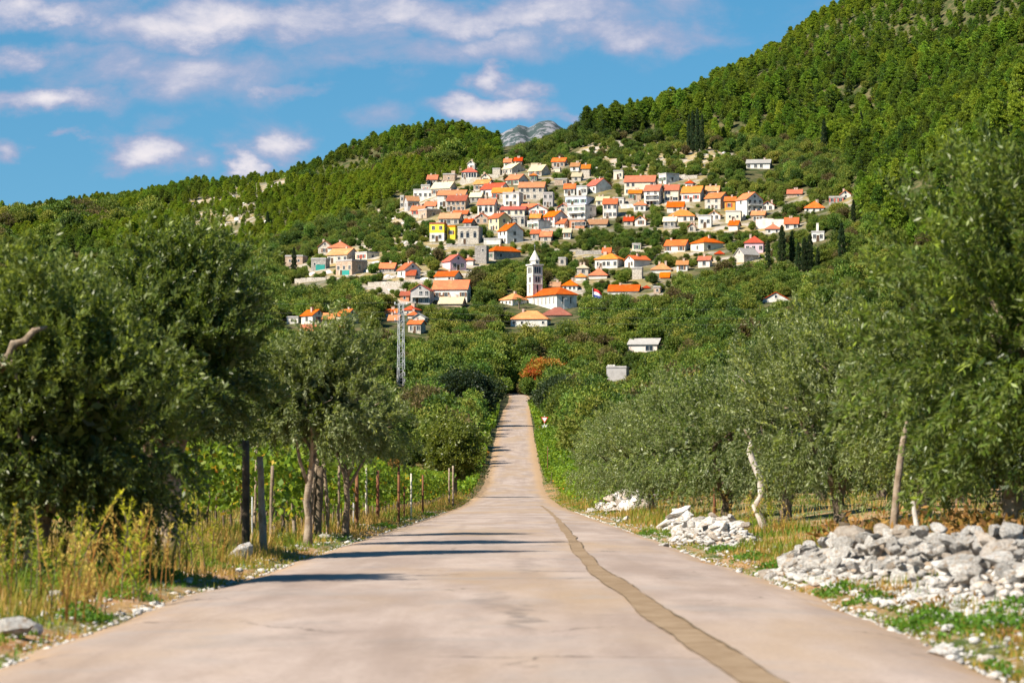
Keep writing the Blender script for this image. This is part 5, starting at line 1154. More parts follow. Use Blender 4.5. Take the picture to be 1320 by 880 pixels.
# ------------------------------------------------------------------ hillside trees
def gn_scatter(name, pts, scl, rot, pick, protos, label, cat):
    """one object of uncountable plants: instances of the prototype meshes on points"""
    me = bpy.data.meshes.new(name); me.vertices.add(len(pts)); me.vertices.foreach_set('co', np.asarray(pts, np.float32).ravel())
    a = me.attributes.new('scl', 'FLOAT_VECTOR', 'POINT'); a.data.foreach_set('vector', np.asarray(scl, np.float32).ravel())
    a = me.attributes.new('rotz', 'FLOAT', 'POINT'); a.data.foreach_set('value', np.asarray(rot, np.float32))
    a = me.attributes.new('pick', 'INT', 'POINT'); a.data.foreach_set('value', np.asarray(pick, np.int32))
    o = add(name, me); tag(o, label, cat, kind='stuff')
    ng = bpy.data.node_groups.new(name + '_scatter', 'GeometryNodeTree')
    ng.interface.new_socket('Geometry', in_out='INPUT', socket_type='NodeSocketGeometry')
    ng.interface.new_socket('Geometry', in_out='OUTPUT', socket_type='NodeSocketGeometry')
    N = ng.nodes; L = ng.links
    gi = N.new('NodeGroupInput'); go = N.new('NodeGroupOutput'); ip = N.new('GeometryNodeInstanceOnPoints'); jn = N.new('GeometryNodeJoinGeometry')
    L.new(gi.outputs[0], ip.inputs['Points'])
    for p in protos[::-1]:
        oi = N.new('GeometryNodeObjectInfo'); oi.inputs['Object'].default_value = p; oi.inputs['As Instance'].default_value = False
        g2 = N.new('GeometryNodeGeometryToInstance'); L.new(oi.outputs['Geometry'], g2.inputs[0]); L.new(g2.outputs[0], jn.inputs[0])
    L.new(jn.outputs[0], ip.inputs['Instance']); ip.inputs['Pick Instance'].default_value = True
    def attr(nm, dt):
        n_ = N.new('GeometryNodeInputNamedAttribute'); n_.data_type = dt; n_.inputs['Name'].default_value = nm
        return [s for s in n_.outputs if s.enabled and s.name == 'Attribute'][0]
    L.new(attr('pick', 'INT'), ip.inputs['Instance Index']); L.new(attr('scl', 'FLOAT_VECTOR'), ip.inputs['Scale'])
    cx = N.new('ShaderNodeCombineXYZ'); L.new(attr('rotz', 'FLOAT'), cx.inputs[2]); L.new(cx.outputs[0], ip.inputs['Rotation'])
    L.new(ip.outputs[0], go.inputs[0])
    md = o.modifiers.new('scatter', 'NODES'); md.node_group = ng
    return o
def proto(me):
    return bpy.data.objects.new('prototype', me)      # mesh source only, never linked into the scene

RECTS.append((510, 395, 524, 512, hit(517, 497, 320)[1] + 3)); RECTS.append((693, 528, 711, 590, 420))
for _px, _pb, _pt in ((990, 346, 309), (1008, 341, 290), (1021, 338, 297), (1029, 352, 312), (1037, 352, 306), (1044, 351, 302), (1054, 347, 319), (1085, 339, 287), (1100, 290, 257), (379, 354, 318)): RECTS.append((_px - 2, _pt, _px + 2, _pb - 4, hit(_px, _pb, 320)[1]))
RA = np.array(RECTS); FA = np.array(FOOT)
def clear_of_houses(x, y, z, r, h, cover=0.2):
    px, pb = proj(x, y, z); _, pt = proj(x, y, z + h); pr = r / y * F * 0.9
    ok = np.ones(len(x), bool)
    for (a, t, b, bt, Y) in RA:
        lim = bt - cover * (bt - t)
        ok &= ~((y < Y + 4) & (px + pr > a) & (px - pr < b) & (pt < lim) & (pb > t))
    for (fx, fy, fr) in FA: ok &= ((x - fx) ** 2 + (y - fy) ** 2) > (fr + r * 0.55) ** 2
    return ok
def grid(x0f, y0, y1, cell, seed):
    r = np.random.default_rng(seed); ys = np.arange(y0, y1, cell); X = []; Y = []
    for yv in ys:
        n = int(2 * x0f * yv / cell); xs = (np.arange(n) - n / 2 + r.random(n) * 0.95) * cell
        X.append(xs); Y.append(yv + (r.random(n) - 0.5) * 0.95 * cell)
    return np.concatenate(X), np.concatenate(Y), r
BL = ([-400, 330, 400, 450, 500, 540, 600, 650, 700, 730], [330, 330, 302, 287, 262, 246, 226, 206, 192, 170])   # lower edge of the left pine wood
BRt = ([740, 770, 830, 880, 1000, 1060, 1090, 1110, 1150, 1330, 1700], [170, 178, 178, 186, 188, 192, 215, 290, 320, 370, 420])      # lower edge of the right pine wood
def is_pine(px, py, y):
    l = (px < 735) & (py < np.interp(px, *BL)) & (y > 1000); r_ = (px >= 735) & (py < np.interp(px, *BRt)) & (y > 820)
    return l | r_
seen = lambda px, py: (px > 5) & (px < 1315) & ~((px < 320) & (py > 300)) & ~((px > 1125) & (py > 260)) & ~((px > 735) & (py > 500)) & ~((px < 450) & (py > 440)) & ((py < 560) | ((px > 420) & (px < 640)))

def hill_trees():
    # pines
    T = []
    for (cell, ya, yb, sd, side) in ((6.0, 830, 1760, 1, 1), (4.3, 1010, 1900, 2, -1), (6.0, 1900, 2700, 3, -1)):
        x, y, r = grid(0.27, ya, yb, cell, sd); px0 = CX + F * x / y
        k = (px0 > 735) & (px0 < 1420) if side > 0 else (px0 <= 735) & (px0 > -120)
        x, y = x[k], y[k]; z = ground_z(x, y); px, py = proj(x, y, z)
        k = is_pine(px, py, y) & (py > -140) & ~((px > 642) & (px < 740) & (y > 1250))
        rocky = inpoly(px, py, P_ROCK3); k &= ~(rocky & (r.random(len(x)) < 0.72))
        gap = fbm(x / 45, y / 45, 3, 77); k &= ~((gap < -0.17) & (r.random(len(x)) < 0.65))
        x, y, z, px, py = x[k], y[k], z[k], px[k], py[k]
        big = np.clip(0.5 + fbm(x / 60, y / 60, 3, 31) * 1.6, 0, 1)
        if side > 0:
            h = (6.0 + 6.5 * big) * r.uniform(0.5, 1.3, len(x)) * np.interp(y, [850, 1050, 1400], [1.12, 1.0, 0.88]); wd = r.uniform(0.75, 1.25, len(x))
        else:
            h = (3.2 + 3.2 * big) * r.uniform(0.6, 1.35, len(x)) * np.interp(y, [1000, 1900, 2700], [1, 1.15, 1.5]) * np.where((px > 480) & (py < 205), 1.35, 1.0); wd = r.uniform(0.85, 1.35, len(x))
        ok = clear_of_houses(x, y, z, 0.3 * h, h, 0.1)
        T.append(np.stack([x, y, z - 0.3, h, wd, px, py], -1)[ok])
    T = np.concatenate(T); r = np.random.default_rng(5)
    size = T[:, 3] / T[:, 1]; vis = seen(T[:, 5], T[:, 6] - 8)
    order = np.argsort(-(size * vis)); ind = order[:300]; rest = order[300:]
    def pine_lab(px, py, y):
        if px < 735: return 'green pine in the wood on the hill left of the village', 'pine tree', 'pines on the hill left of the village'
        if y < 1080: return 'tall bright green pine on the near spur right of the village', 'pine tree', 'pines on the near spur'
        return 'bright green pine on the steep mountainside above the village', 'pine tree', 'pines on the steep mountainside'
    for q, i in enumerate(ind):
        x, y, z, h, wd, px, py = T[i]
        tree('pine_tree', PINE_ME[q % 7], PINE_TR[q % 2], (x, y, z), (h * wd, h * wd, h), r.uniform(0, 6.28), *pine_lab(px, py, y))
    P = T[rest]; sc = np.stack([P[:, 3] * P[:, 4], P[:, 3] * P[:, 4], P[:, 3]], -1)
    pkp = r.integers(0, 7, len(P)); mixed = r.random(len(P)) < 0.16 + 0.5 * np.clip(fbm(P[:, 0] / 60, P[:, 1] / 60, 3, 91), 0, 1); pkp = np.where(mixed, r.integers(7, 11, len(P)), pkp)
    yn = fbm(P[:, 0] / 130, P[:, 1] / 160, 3, 55); lower = (P[:, 6] > np.interp(P[:, 5], [0, 250, 330, 480, 570, 640, 735], [292, 258, 235, 215, 205, 205, 215])) & (P[:, 5] < 735)
    mixed &= ~lower | (r.random(len(P)) < 0.3)
    young = ~mixed & (np.where(lower, yn > -0.12, yn > 0.10)); pkp = np.where(young, r.integers(11, 16, len(P)), pkp)
    sc = np.where(mixed[:, None], np.stack([P[:, 3] * 0.3, P[:, 3] * 0.3, P[:, 3] * 0.3], -1), sc)
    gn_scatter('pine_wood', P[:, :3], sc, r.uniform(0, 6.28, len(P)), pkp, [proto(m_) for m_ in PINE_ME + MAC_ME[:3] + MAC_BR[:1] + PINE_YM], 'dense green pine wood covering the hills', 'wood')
    # broadleaf evergreens
    T = []
    for (cell, ya, yb, sd, kind) in ((3.6, 125, 300, 13, 'n'), (4.6, 300, 1340, 11, 'm'), (3.2, 640, 1340, 12, 'v')):
        x, y, r = grid(0.23, ya, yb, cell, sd); z = ground_z(x, y); px, py = proj(x, y, z)
        vil = inpoly(px, py, P_VILLAGE); rock = inpoly(px, py, P_ROCK) | inpoly(px, py, P_ROCK2)
        pine = is_pine(px, py, y)
        rx = np.abs(x - road_x(y))
        k = ~pine & ~(((rx < 5.5) & (y < 705))) & (px > -150) & (px < 1450)
        rnd = r.random(len(x))
        if kind == 'n':
            k &= ((x < -9 - 0.02 * (y - 125)) | (x > 9)) & (rnd < 0.85)
            rad = np.interp(y, [125, 300], [1.3, 2.1]) * r.uniform(0.7, 1.35, len(x)); hh = r.uniform(0.85, 1.3, len(x))
        elif kind == 'm':
            k &= ~vil & ~rock
            rad = np.interp(y, [300, 500, 800, 1120], [2.3, 2.9, 2.9, 2.4]) * r.uniform(0.65, 1.35, len(x)) * (1 + 0.5 * fbm(x / 30, y / 30, 2, 3))
            hh = r.uniform(0.8, 1.35, len(x))
        else:
            k &= (vil | rock) & (rnd < np.where(rock, 0.42, 0.85))
            rad = r.uniform(0.8, 2.3, len(x)); hh = r.uniform(0.75, 1.3, len(x))
        x, y, z, px, py, rad, hh = [q[k] for q in (x, y, z, px, py, rad, hh)]
        # low enough not to hide the road beyond the bend
        rx = np.abs(x - road_x(y)); k = (rx - rad > 3.2) | (y > 705)
        x, y, z, px, py, rad, hh = [q[k] for q in (x, y, z, px, py, rad, hh)]
        ok = clear_of_houses(x, y, z, rad, rad * 1.9 * hh, 0.16)
        T.append(np.stack([x, y, z - 0.2, rad, hh, px, py], -1)[ok])
    T = np.concatenate(T); r = np.random.default_rng(6)
    vis = seen(T[:, 5], T[:, 6] - 6); size = T[:, 3] / T[:, 1]
    order = np.argsort(-(size * vis)); ind = order[:300]; rest = order[300:]
    for q, i in enumerate(ind):
        x, y, z, rad, hh, px, py = T[i]; br = r.random() < 0.05
        where = 'in the hollow beside the road' if y < 300 else 'on the slope above the top houses' if py < 215 else 'in the gardens between the village houses' if inpoly(np.array([px]), np.array([py]), P_VILLAGE)[0] else 'in the thicket left of the road and pylon' if px < 640 else 'in the thicket below the church' if px < 860 else 'in the thicket right of the church and shed'
        lab = ('brownish half-bare shrub ' + where, 'brown shrubs ' + where) if br else ('round green evergreen tree ' + where, 'evergreen trees ' + where)
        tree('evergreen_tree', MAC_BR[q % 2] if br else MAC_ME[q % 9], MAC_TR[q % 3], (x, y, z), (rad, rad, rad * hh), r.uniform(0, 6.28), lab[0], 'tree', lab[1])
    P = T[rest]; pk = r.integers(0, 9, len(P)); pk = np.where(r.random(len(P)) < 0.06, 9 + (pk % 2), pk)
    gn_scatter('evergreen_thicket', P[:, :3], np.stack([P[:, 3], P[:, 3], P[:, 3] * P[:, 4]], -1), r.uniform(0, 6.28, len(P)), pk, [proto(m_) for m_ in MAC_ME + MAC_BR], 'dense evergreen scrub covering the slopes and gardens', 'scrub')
hill_trees()

# cypresses
for q, (px, pb, pt, lab) in enumerate([
  (990, 346, 309, 'slim dark cypress nearest the stone barn'), (1008, 341, 290, 'tall dark cypress rising beside the pinkish house'), (1021, 338, 297, 'broad dark cypress behind the slim group'),
  (1029, 352, 312, 'dark cypress in the close group below the hut'), (1037, 352, 306, 'dark cypress in the close group below the hut'), (1044, 351, 302, 'dark cypress in the close group below the hut'),
  (1054, 347, 319, 'shortest cypress at the end of the close group'), (1085, 339, 287, 'solitary tall cypress right of the close group'), (1100, 290, 257, 'small cypress above the solitary tall one'),
  (379, 354, 318, 'single dark cypress beside the brick-coloured block'), (888, 196, 148, 'dark cypress in the row at the foot of the pine slope'), (893, 197, 143, 'dark cypress in the row at the foot of the pine slope'), (899, 197, 140, 'dark cypress in the row at the foot of the pine slope'), (905, 196, 147, 'dark cypress in the row at the foot of the pine slope'),
  (1062, 197, 155, 'dark cypress alone in the pines above the ruin'), (1110, 172, 143, 'dark cypress high among the pines'), (345, 300, 272, 'thin dark cypress on the left hillside')]):
    x, y, z = hit(px, pb, 320); h = (pb - pt) * y / F
    tree('cypress', CYP_ME[q % 3], CYP_TR, (x, y, z - 0.2), (h * (0.5 if h > 14 else 0.8), h * (0.5 if h > 14 else 0.8), h), q * 1.3, lab, 'cypress', 'cypresses around the village' )

# boulders of the rocky slopes
def stone_mesh(seed, sub=2, rough=0.28, cuts=5):
    bm = bmesh.new(); bmesh.ops.create_icosphere(bm, subdivisions=sub, radius=1.0); rr = random.Random(seed)
    planes = [(Vector((rr.gauss(0, 1), rr.gauss(0, 1), rr.gauss(0, 1))).normalized(), rr.uniform(0.36, 0.74)) for _ in range(cuts + 6)]
    off = Vector((rr.uniform(0, 50), 0, rr.uniform(0, 50)))
    for v in bm.verts:
        p = v.co.copy(); p *= 1 + rough * mnoise.noise(p * 1.3 + off) + 0.1 * mnoise.noise(p * 3.7 + off)
        for n, d in planes:
            t = p.dot(n) - d
            if t > 0: p -= n * t * 0.95
        v.co = p
    me = bpy.data.meshes.new('stone'); bm.to_mesh(me); bm.free(); me.materials.append(M['limestone'])
    return me
STONE = [stone_mesh(40 + i) for i in range(14)]
def boulders():
    r = random.Random(3); n = 0
    for (poly, cnt, lab, grp) in ((P_ROCK, 60, 'pale limestone boulder on the dry slope left of the village', 'boulders on the dry slope'), (P_ROCK2, 26, 'pale limestone outcrop above the topmost houses', 'outcrops above the houses'), (P_ROCK3, 24, 'grey rock outcrop in the clearing of the left hill', 'outcrops on the left hill')):
        xs = [p[0] for p in poly]; ys = [p[1] for p in poly]; k = 0
        while k < cnt:
            px, py = r.uniform(min(xs), max(xs)), r.uniform(min(ys), max(ys))
            if not inpoly(np.array([px]), np.array([py]), poly)[0]: continue
            if any(a - 2 < px < b + 2 and t - 2 < py < bt + 3 for a, t, b, bt, Y in RECTS): k += 0.2; continue
            x, y, z = hit(px, py, 320); s = r.uniform(0.7, 2.3)
            o = add('boulder', STONE[r.randrange(14)], None, (x, y, z), (r.uniform(-.3, .3), r.uniform(-.3, .3), r.uniform(0, 6.28)), (s * 1.3, s, s * 0.7)); tag(o, lab, 'boulder', grp); k += 1
boulders()

# far bare peak behind the saddle
def peak():
    Y0 = 7000; n = 90; px = np.linspace(560, 800, n)
    top = np.interp(px, [560, 610, 640, 655, 668, 682, 695, 712, 722, 740, 765, 800], [220, 201, 178, 165, 161, 168, 160, 160, 167, 178, 190, 210])
    rows = 40; V = []
    for j in range(rows):
        t = j / (rows - 1)
        for i in range(n):
            d = Y0 - 900 + 1800 * t; prof = math.sin(math.pi * min(t * 1.0, 1)) ** 0.8
            zt = (HOR - top[i]) / F * Y0; x = (px[i] - CX) / F * Y0
            z = zt * prof + (fbm(np.array([x / 60.0]), np.array([d / 90.0]), 5, 6)[0]) * 34 * prof
            V.append((x, d, z))
    i = np.arange((rows - 1) * n).reshape(rows - 1, n)[:, :-1].ravel(); Q = np.stack([i, i + 1, i + n + 1, i + n], -1)
    m, k, b = mat('bare_karst', 0.95, 0.1)
    g = k.new('ShaderNodeNewGeometry'); nz = k.noise(g.outputs['Position'], 0.016, 8, 0.72); n2 = k.noise(g.outputs['Position'], 0.05, 6, 0.7)
    k.put(b.inputs['Base Color'], k.mix(k.smooth(k.math('ADD', nz, k.math('MULTIPLY', k.math('SUBTRACT', n2, 0.5), 0.5)), 0.47, 0.55), (0.04, 0.06, 0.06, 1), (0.19, 0.19, 0.21, 1)))
    tag(add('mountain', np_mesh('mountain', np.array(V), Q, m, smooth=True)), 'bare grey karst peak far behind the saddle', kind='structure')
peak()

# ------------------------------------------------------------------ named trees along the road
def leafy(name, seed, loc, rx, h, label, material='macchia', cat='tree', n=150, per=40, lump=0.45, trunk_h=None, leaf=None):
    """a broadleaf tree with a crown of its own; rx radius, h height in metres"""
    rz = h * 0.46
    V, Q, T = join_leaf(crown_cloud(seed, rx * 0.88, rz * 0.88, n, per, leaf or rx * 0.1, rx * 0.2, 0.6, lump, zc=h - rz), core_blob(seed, rx * 0.88, rz * 0.88, h - rz))
    V[:, 2] = np.maximum(V[:, 2], 0.05)
    return tree(name, np_mesh('crown', V, Q, M[material], tone=T), trunk_mesh('trunk', h * 0.55, rx * 0.06, seed, M['bark'], 0.15, 3, h * 0.35, 0.6), loc, (1, 1, 1), seed * 0.7, label, cat)
def at(px, Y): x = (px - CX) / F * Y; return (x, Y, gz(x, Y) - 0.05)
leafy('roadside_tree', 31, at(585, 200), 2.3, 5.7, 'bushy green tree leaning over the left road edge in the dip', 'olive_green', n=230, per=60, leaf=0.2)
leafy('carob_tree', 32, at(602, 430), 5.2, 8.6, 'very dark dense tree left of the far road', 'cypress', n=260, per=50, leaf=0.36)
leafy('carob_tree', 33, at(572, 445), 4.4, 8.0, 'dark green tree touching the very dark one left of the far road', 'macchia', n=220, per=45, leaf=0.36)
leafy('carob_tree', 34, at(724, 455), 5.0, 6.6, 'dark green tree hugging the right side of the far road', 'cypress', n=260, per=50, leaf=0.34)
leafy('shrub', 36, at(764, 470), 4.2, 6.4, 'mid green shrub behind the dark tree right of the far road', 'macchia', n=160, per=40)
leafy('brown_bush', 35, at(548, 385), 4.6, 7.0, 'large brownish half-bare bush below the pylon', 'brownbush', n=240, per=50, lump=0.3, leaf=0.3)
leafy('autumn_tree', 37, at(704, 712), 5.8, 8.4, 'yellow and orange autumn tree at the end of the road', 'autumn', n=200, per=40)
for q, (px, Y, rx, h, lab) in enumerate([(745, 700, 4.5, 3.4, 'low rust-red shrub beside the autumn tree'), (762, 690, 4.0, 3.0, 'low orange-brown shrub under the concrete cabin'), (652, 330, 0.9, 0.9, 'small orange tuft on the left road edge beyond the dip')]):
    leafy('autumn_shrub', 60 + q, at(px if q < 2 else 622, Y), rx, h, lab, 'autumn', 'shrub', 90, 26)
for q, (px, Y, rx, h, lab) in enumerate([(660, 735, 8, 11, 'big green tree closing the road where it bends'), (628, 720, 6.5, 11, 'green tree left of the road bend'), (842, 620, 5.5, 7.5, 'yellowish green spreading tree below the white shed'), (748, 640, 6.0, 8.0, 'light green broad tree in front of the thicket'), (655, 640, 5.5, 9.0, 'dark tree standing above the dark roadside group')]):
    if q in (0, 1): leafy('broadleaf_tree', 70 + q, at(px, Y), rx, h, lab, 'macchia', n=200, per=40)
    elif q < 4: leafy('broadleaf_tree', 70 + q, at(px, Y), rx, h, lab, 'weed_tree' if 'weed_tree' in M else 'macchia', n=200, per=40)

# olives: two big near ones on the left, one by the stone heap, rows behind
def big_olive(seed, px, Y, rx, rz, zc, r0, label, nspray, per, trunk_h, mat_='olive_green', **kw):
    x, y, z = at(px, Y)
    V, Q, T = olive_cloud(seed, rx, rz, zc, nspray, per, inner=4200, **kw)
    return tree('olive_tree', np_mesh('crown', V, Q, M[mat_], tone=T), olive_trunk('trunk', seed, trunk_h, r0, rx, rz, zc, M['bark_grey']), (x, y, z), (1, 1, 1), 0, label, 'olive tree')
oa = big_olive(901, 45, 27.5, 1.3, 1.3, 1.62, 0.12, 'dark green olive with a pale broken limb, nearest to the dry weeds', 1700, 48, 0.9, 'olive_shaded', leafL=0.075, leafW=0.026, lump=0.62)
ob = big_olive(902, 212, 38, 1.4, 1.5, 2.72, 0.16, 'tall dark green olive with a forked pale trunk beside the thick post', 1900, 48, 1.35, 'olive_shaded', leafL=0.085, leafW=0.026, lump=0.62, hang=0.1)
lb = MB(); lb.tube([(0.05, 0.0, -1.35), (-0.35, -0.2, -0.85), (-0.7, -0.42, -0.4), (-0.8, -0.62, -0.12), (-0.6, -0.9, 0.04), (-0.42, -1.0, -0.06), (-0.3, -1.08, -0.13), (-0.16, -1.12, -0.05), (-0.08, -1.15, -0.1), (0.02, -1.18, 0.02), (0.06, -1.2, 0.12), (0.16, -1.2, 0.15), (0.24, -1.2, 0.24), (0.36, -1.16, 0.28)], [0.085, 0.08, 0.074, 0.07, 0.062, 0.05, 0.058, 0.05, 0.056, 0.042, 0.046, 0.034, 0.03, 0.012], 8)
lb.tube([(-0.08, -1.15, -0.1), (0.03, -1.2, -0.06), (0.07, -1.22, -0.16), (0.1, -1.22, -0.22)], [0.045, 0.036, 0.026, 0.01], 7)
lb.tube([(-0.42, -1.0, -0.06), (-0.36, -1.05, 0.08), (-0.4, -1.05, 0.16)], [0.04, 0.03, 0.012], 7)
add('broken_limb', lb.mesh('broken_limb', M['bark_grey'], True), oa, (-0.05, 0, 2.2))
oc = big_olive(903, 1395, 27, 1.6, 1.6, 2.3, 0.15, 'large dark olive overhanging the wide stone heap', 2300, 50, 0.9, 'olive_shaded', leafL=0.09, leafW=0.025, lump=0.5)
od = big_olive(904, 1300, 36, 1.3, 1.4, 1.8, 0.14, 'shaded olive standing behind the one over the stone heap', 1500, 46, 0.8, 'olive_shaded', leafL=0.085, leafW=0.025)
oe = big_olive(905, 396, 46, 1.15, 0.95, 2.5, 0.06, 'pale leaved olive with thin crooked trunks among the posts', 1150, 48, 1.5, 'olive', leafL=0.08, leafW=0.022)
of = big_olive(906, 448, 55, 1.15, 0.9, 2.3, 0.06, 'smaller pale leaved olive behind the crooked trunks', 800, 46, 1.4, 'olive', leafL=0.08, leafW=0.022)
r = random.Random(17)
ROWS = [(1085, 50, 1.0), (1010, 57, .98), (935, 64, 1.02), (1190, 46, 1.0), (880, 78, 1.05), (1060, 82, 1.25), (838, 96, 1.1), (805, 112, 1.15), (965, 108, 1.35), (1140, 92, 1.3), (780, 132, 1.1),
        (1240, 66, 1.1), (1300, 58, 1.05), (890, 146, 1.3), (1040, 142, 1.45), (1240, 105, 1.4), (800, 170, 1.25), (960, 185, 1.5), (1100, 175, 1.6),
        (-90, 33, 0.85), (150, 100, 1.2), (280, 110, 1.2), (400, 135, 1.1), (470, 150, 1.1), (380, 165, 1.2), (30, 90, 1.2)]
for q, (px, Y, sc) in enumerate(ROWS):
    c, t = OLV[q % 4]; sc *= r.uniform(0.94, 1.04)
    own = {(1085, 50): 'olive tree right behind the big stone heap and grey dead stem', (1010, 57): 'olive tree between the bleached dead trunk and the dark stump', (935, 64): 'olive tree beside the slim rusty post and bleached trunk', (880, 78): 'olive tree behind the middle stone heap', (838, 96): 'olive tree behind the little pile of stacked boulders', (805, 112): 'olive tree beside the small white stone heap', (780, 132): 'olive tree behind the bright green vine thicket'}.get((px, Y))
    lab, grp = ('silvery olive tree in the grove behind the roadside stone heaps', 'olive grove right of the road') if px > 700 else ('silvery olive tree behind the vines left of the road', 'olives behind the vineyard')
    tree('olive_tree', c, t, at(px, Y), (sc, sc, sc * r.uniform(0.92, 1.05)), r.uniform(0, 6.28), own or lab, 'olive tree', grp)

# ------------------------------------------------------------------ vineyard
def vine_row(x0, ya, yb, label, seed, per=190, h0=0.35, h1=1.75, wid=0.42, front=False):
    rr = np.random.default_rng(seed); n = int((yb - ya) * per)
    e = empty('vine_row', (x0, ya, gz(x0, ya)), 0, label, 'vines', 'vine rows left of the road')
    y = ya + rr.random(n) * (yb - ya); dens = fbm(y * 0.8, y * 0 + seed, 3, seed)
    t = rr.beta(1.9, 1.15, n); z = h0 + (h1 - h0 + 0.35 * dens) * t
    k = rr.random(n) < np.clip(0.95 + 1.6 * dens - 0.35 * (1 - t), 0.15, 1); y, z, t = y[k], z[k], t[k]; n = len(y)
    x = x0 + rr.normal(0, wid * 0.5, n) * (0.5 + 0.7 * t)
    g = ground_z(x, y); P = np.stack([x - x0, y - ya, z + g - e.location.z], -1)
    ax = unit(rnd_dir(n, rr) + np.array([0.2, 0, -0.55]))
    V, Q = leaf_quads(P, ax, 0.14 * rr.uniform(0.6, 1.25, n), 0.13 * rr.uniform(0.6, 1.25, n), rr)
    tone = np.clip(rr.normal(0.48, 0.2, n) + 0.12 * t, 0, 0.85); low = rr.random(n) < 0.10 * (1.3 - t); tone = np.where(low, rr.uniform(0.88, 1, n), tone)
    add('foliage', np_mesh('vine_foliage', V, Q, M['vine'], tone=np.repeat(tone, 4)), e)
    if front:
        for q, yy in enumerate(np.arange(ya + 0.6, yb, 1.7)):
            r2 = random.Random(q + seed); b = MB(); b.tube([(0, 0, -0.1), (r2.uniform(-.05, .05), r2.uniform(-.06, .06), 0.35), (r2.uniform(-.06, .06), r2.uniform(-.08, .08), 0.75), (r2.uniform(-.1, .1), r2.uniform(-.2, .2), 1.25)], [0.035, 0.028, 0.024, 0.012], 6)
            add('vine_stem', b.mesh('vine_stem', M['bark']), e, (0, yy - ya, gz(x0, yy) - e.location.z))
vine_row(-4.25, 50, 185, 'vine row along the rusty posts at the road edge', 1, 220, front=True)
for _z in (0.75, 1.25):
    _b = MB(); _b.tube([(0, yy - 50, float(road_z(yy)) + _z - gz(-4.25, 50) + 0.02 * math.sin(yy)) for yy in range(50, 130, 4)], 0.006, 4)
    add('wire', _b.mesh('wire', M['cable']), bpy.data.objects['vine_row'])
vine_row(-6.1, 41, 170, 'second vine row behind the rusty posts', 2, 190, front=True)
vine_row(-8.0, 41, 160, 'third vine row, behind the two roadside rows', 3, 170)
vine_row(-10.0, 42, 105, 'fourth vine row, deep in the vineyard', 4, 130)
vine_row(-12.2, 44, 100, 'farthest vine row from the road', 5, 110)
def hedge(name, x0, x1, ya, yb, h, label, seed, n, material='vine'):
    rr = np.random.default_rng(seed); x = rr.uniform(x0, x1, n); y = rr.uniform(ya, yb, n)
    e = empty(name, ((x0 + x1) / 2, ya, gz((x0 + x1) / 2, ya)), 0, label, 'vines' if material == 'vine' else 'hedge')
    top = h * (0.8 + 0.7 * fbm(x * 0.6, y * 0.3, 3, seed) + 0.2 * rr.random(n)); z = top * rr.random(n) ** 0.5 + ground_z(x, y) - e.location.z
    lf = max(0.16, ya / 900); V, Q = leaf_quads(np.stack([x - e.location.x, y - ya, z], -1), rnd_dir(n, rr), lf, lf * 0.85, rr)
    tn = np.clip(rr.normal(0.5, 0.17, n), 0, 0.85); tn = np.where((rr.random(n) < 0.06) & (z < 0.6), 0.97, tn)
    add('foliage', np_mesh('hedge_foliage', V, Q, M[material], tone=np.repeat(tn, 4)), e)
    b = MB(); 
    for q in range(6): b.tube([((q / 5 - 0.5) * (x1 - x0) * 0.8, (q % 3) * (yb - ya) / 3, -0.1), ((q / 5 - 0.5) * (x1 - x0) * 0.8 + 0.1, (q % 3) * (yb - ya) / 3, h * 0.6)], [0.03, 0.015], 5)
    add('stems', b.mesh('stems', M['bark']), e)
hedge('vine_hedge', 3.7, 7.4, 118, 136, 2.1, 'bright green vine thicket by the small stone heap', 21, 9000)
hedge('vine_hedge', 3.6, 5.0, 150, 250, 1.8, 'green creeper hedge running along the right road edge in the dip', 22, 16000)
hedge('bramble_hedge', -6.5, -3.1, 205, 300, 1.5, 'bramble hedge on the left road edge beyond the dip', 23, 16000)
hedge('bramble_hedge', 3.1, 6.8, 255, 390, 1.5, 'bramble hedge along the right of the rising road', 24, 16000)
hedge('bramble_hedge', -6.0, -2.6, 420, 560, 1.2, 'bramble hedge between the far road and the dark trees', 26, 9000)
hedge('bramble_hedge', 3.6, 7.0, 420, 600, 1.4, 'scrubby hedge right of the far road', 27, 9000)
hedge('bramble_hedge', -6.5, -3.1, 300, 420, 1.2, 'low bramble hedge along the left of the rising road', 25, 12000)

# ------------------------------------------------------------------ posts, poles and snags
def post(name, px, ytop, ybase, r0, material, label, lean=0.0, wob=0.0, cat='post', group=None, sides=7, taper=0.85, Y=None):
    x, y, z = hit(px, ybase) if Y is None else ((px - CX) / F * Y, Y, gz((px - CX) / F * Y, Y)); h = CH + (HOR - ytop) / F * y - z
    rr = random.Random(int(px * 7 + ytop)); b = MB(); n = 8 if wob else 4; pts = []; sx = sy = 0
    for i in range(n):
        t = i / (n - 1); pts.append((lean * t + sx, sy, -0.25 + (h + 0.25) * t)); sx += rr.uniform(-wob, wob); sy += rr.uniform(-wob, wob)
    b.tube(pts, [r0 * (1 - (1 - taper) * i / (n - 1)) * (1 + (rr.uniform(-.15, .15) if wob else 0)) for i in range(n)], sides)
    o = add(name, b.mesh(name, M[material], True), None, (x, y, z)); tag(o, label, cat, group); return o, h
post('wooden_post', 317, 567, 713, 0.062, 'bark', 'thick dark wooden post at the road edge', 0, 0)
post('wooden_post', 341, 588, 714, 0.055, 'bark_grey', 'pale leaning wooden post next to the dark thick one', -0.06, 0.006)
post('wooden_pole', 327, 540, 690, 0.03, 'bark_grey', 'thin weathered pole leaning behind the dark post', 0.09, 0.008)
post('wooden_post', 357, 572, 694, 0.045, 'bark_grey', 'reddish rough post behind the pale leaning one', -0.1, 0.012)
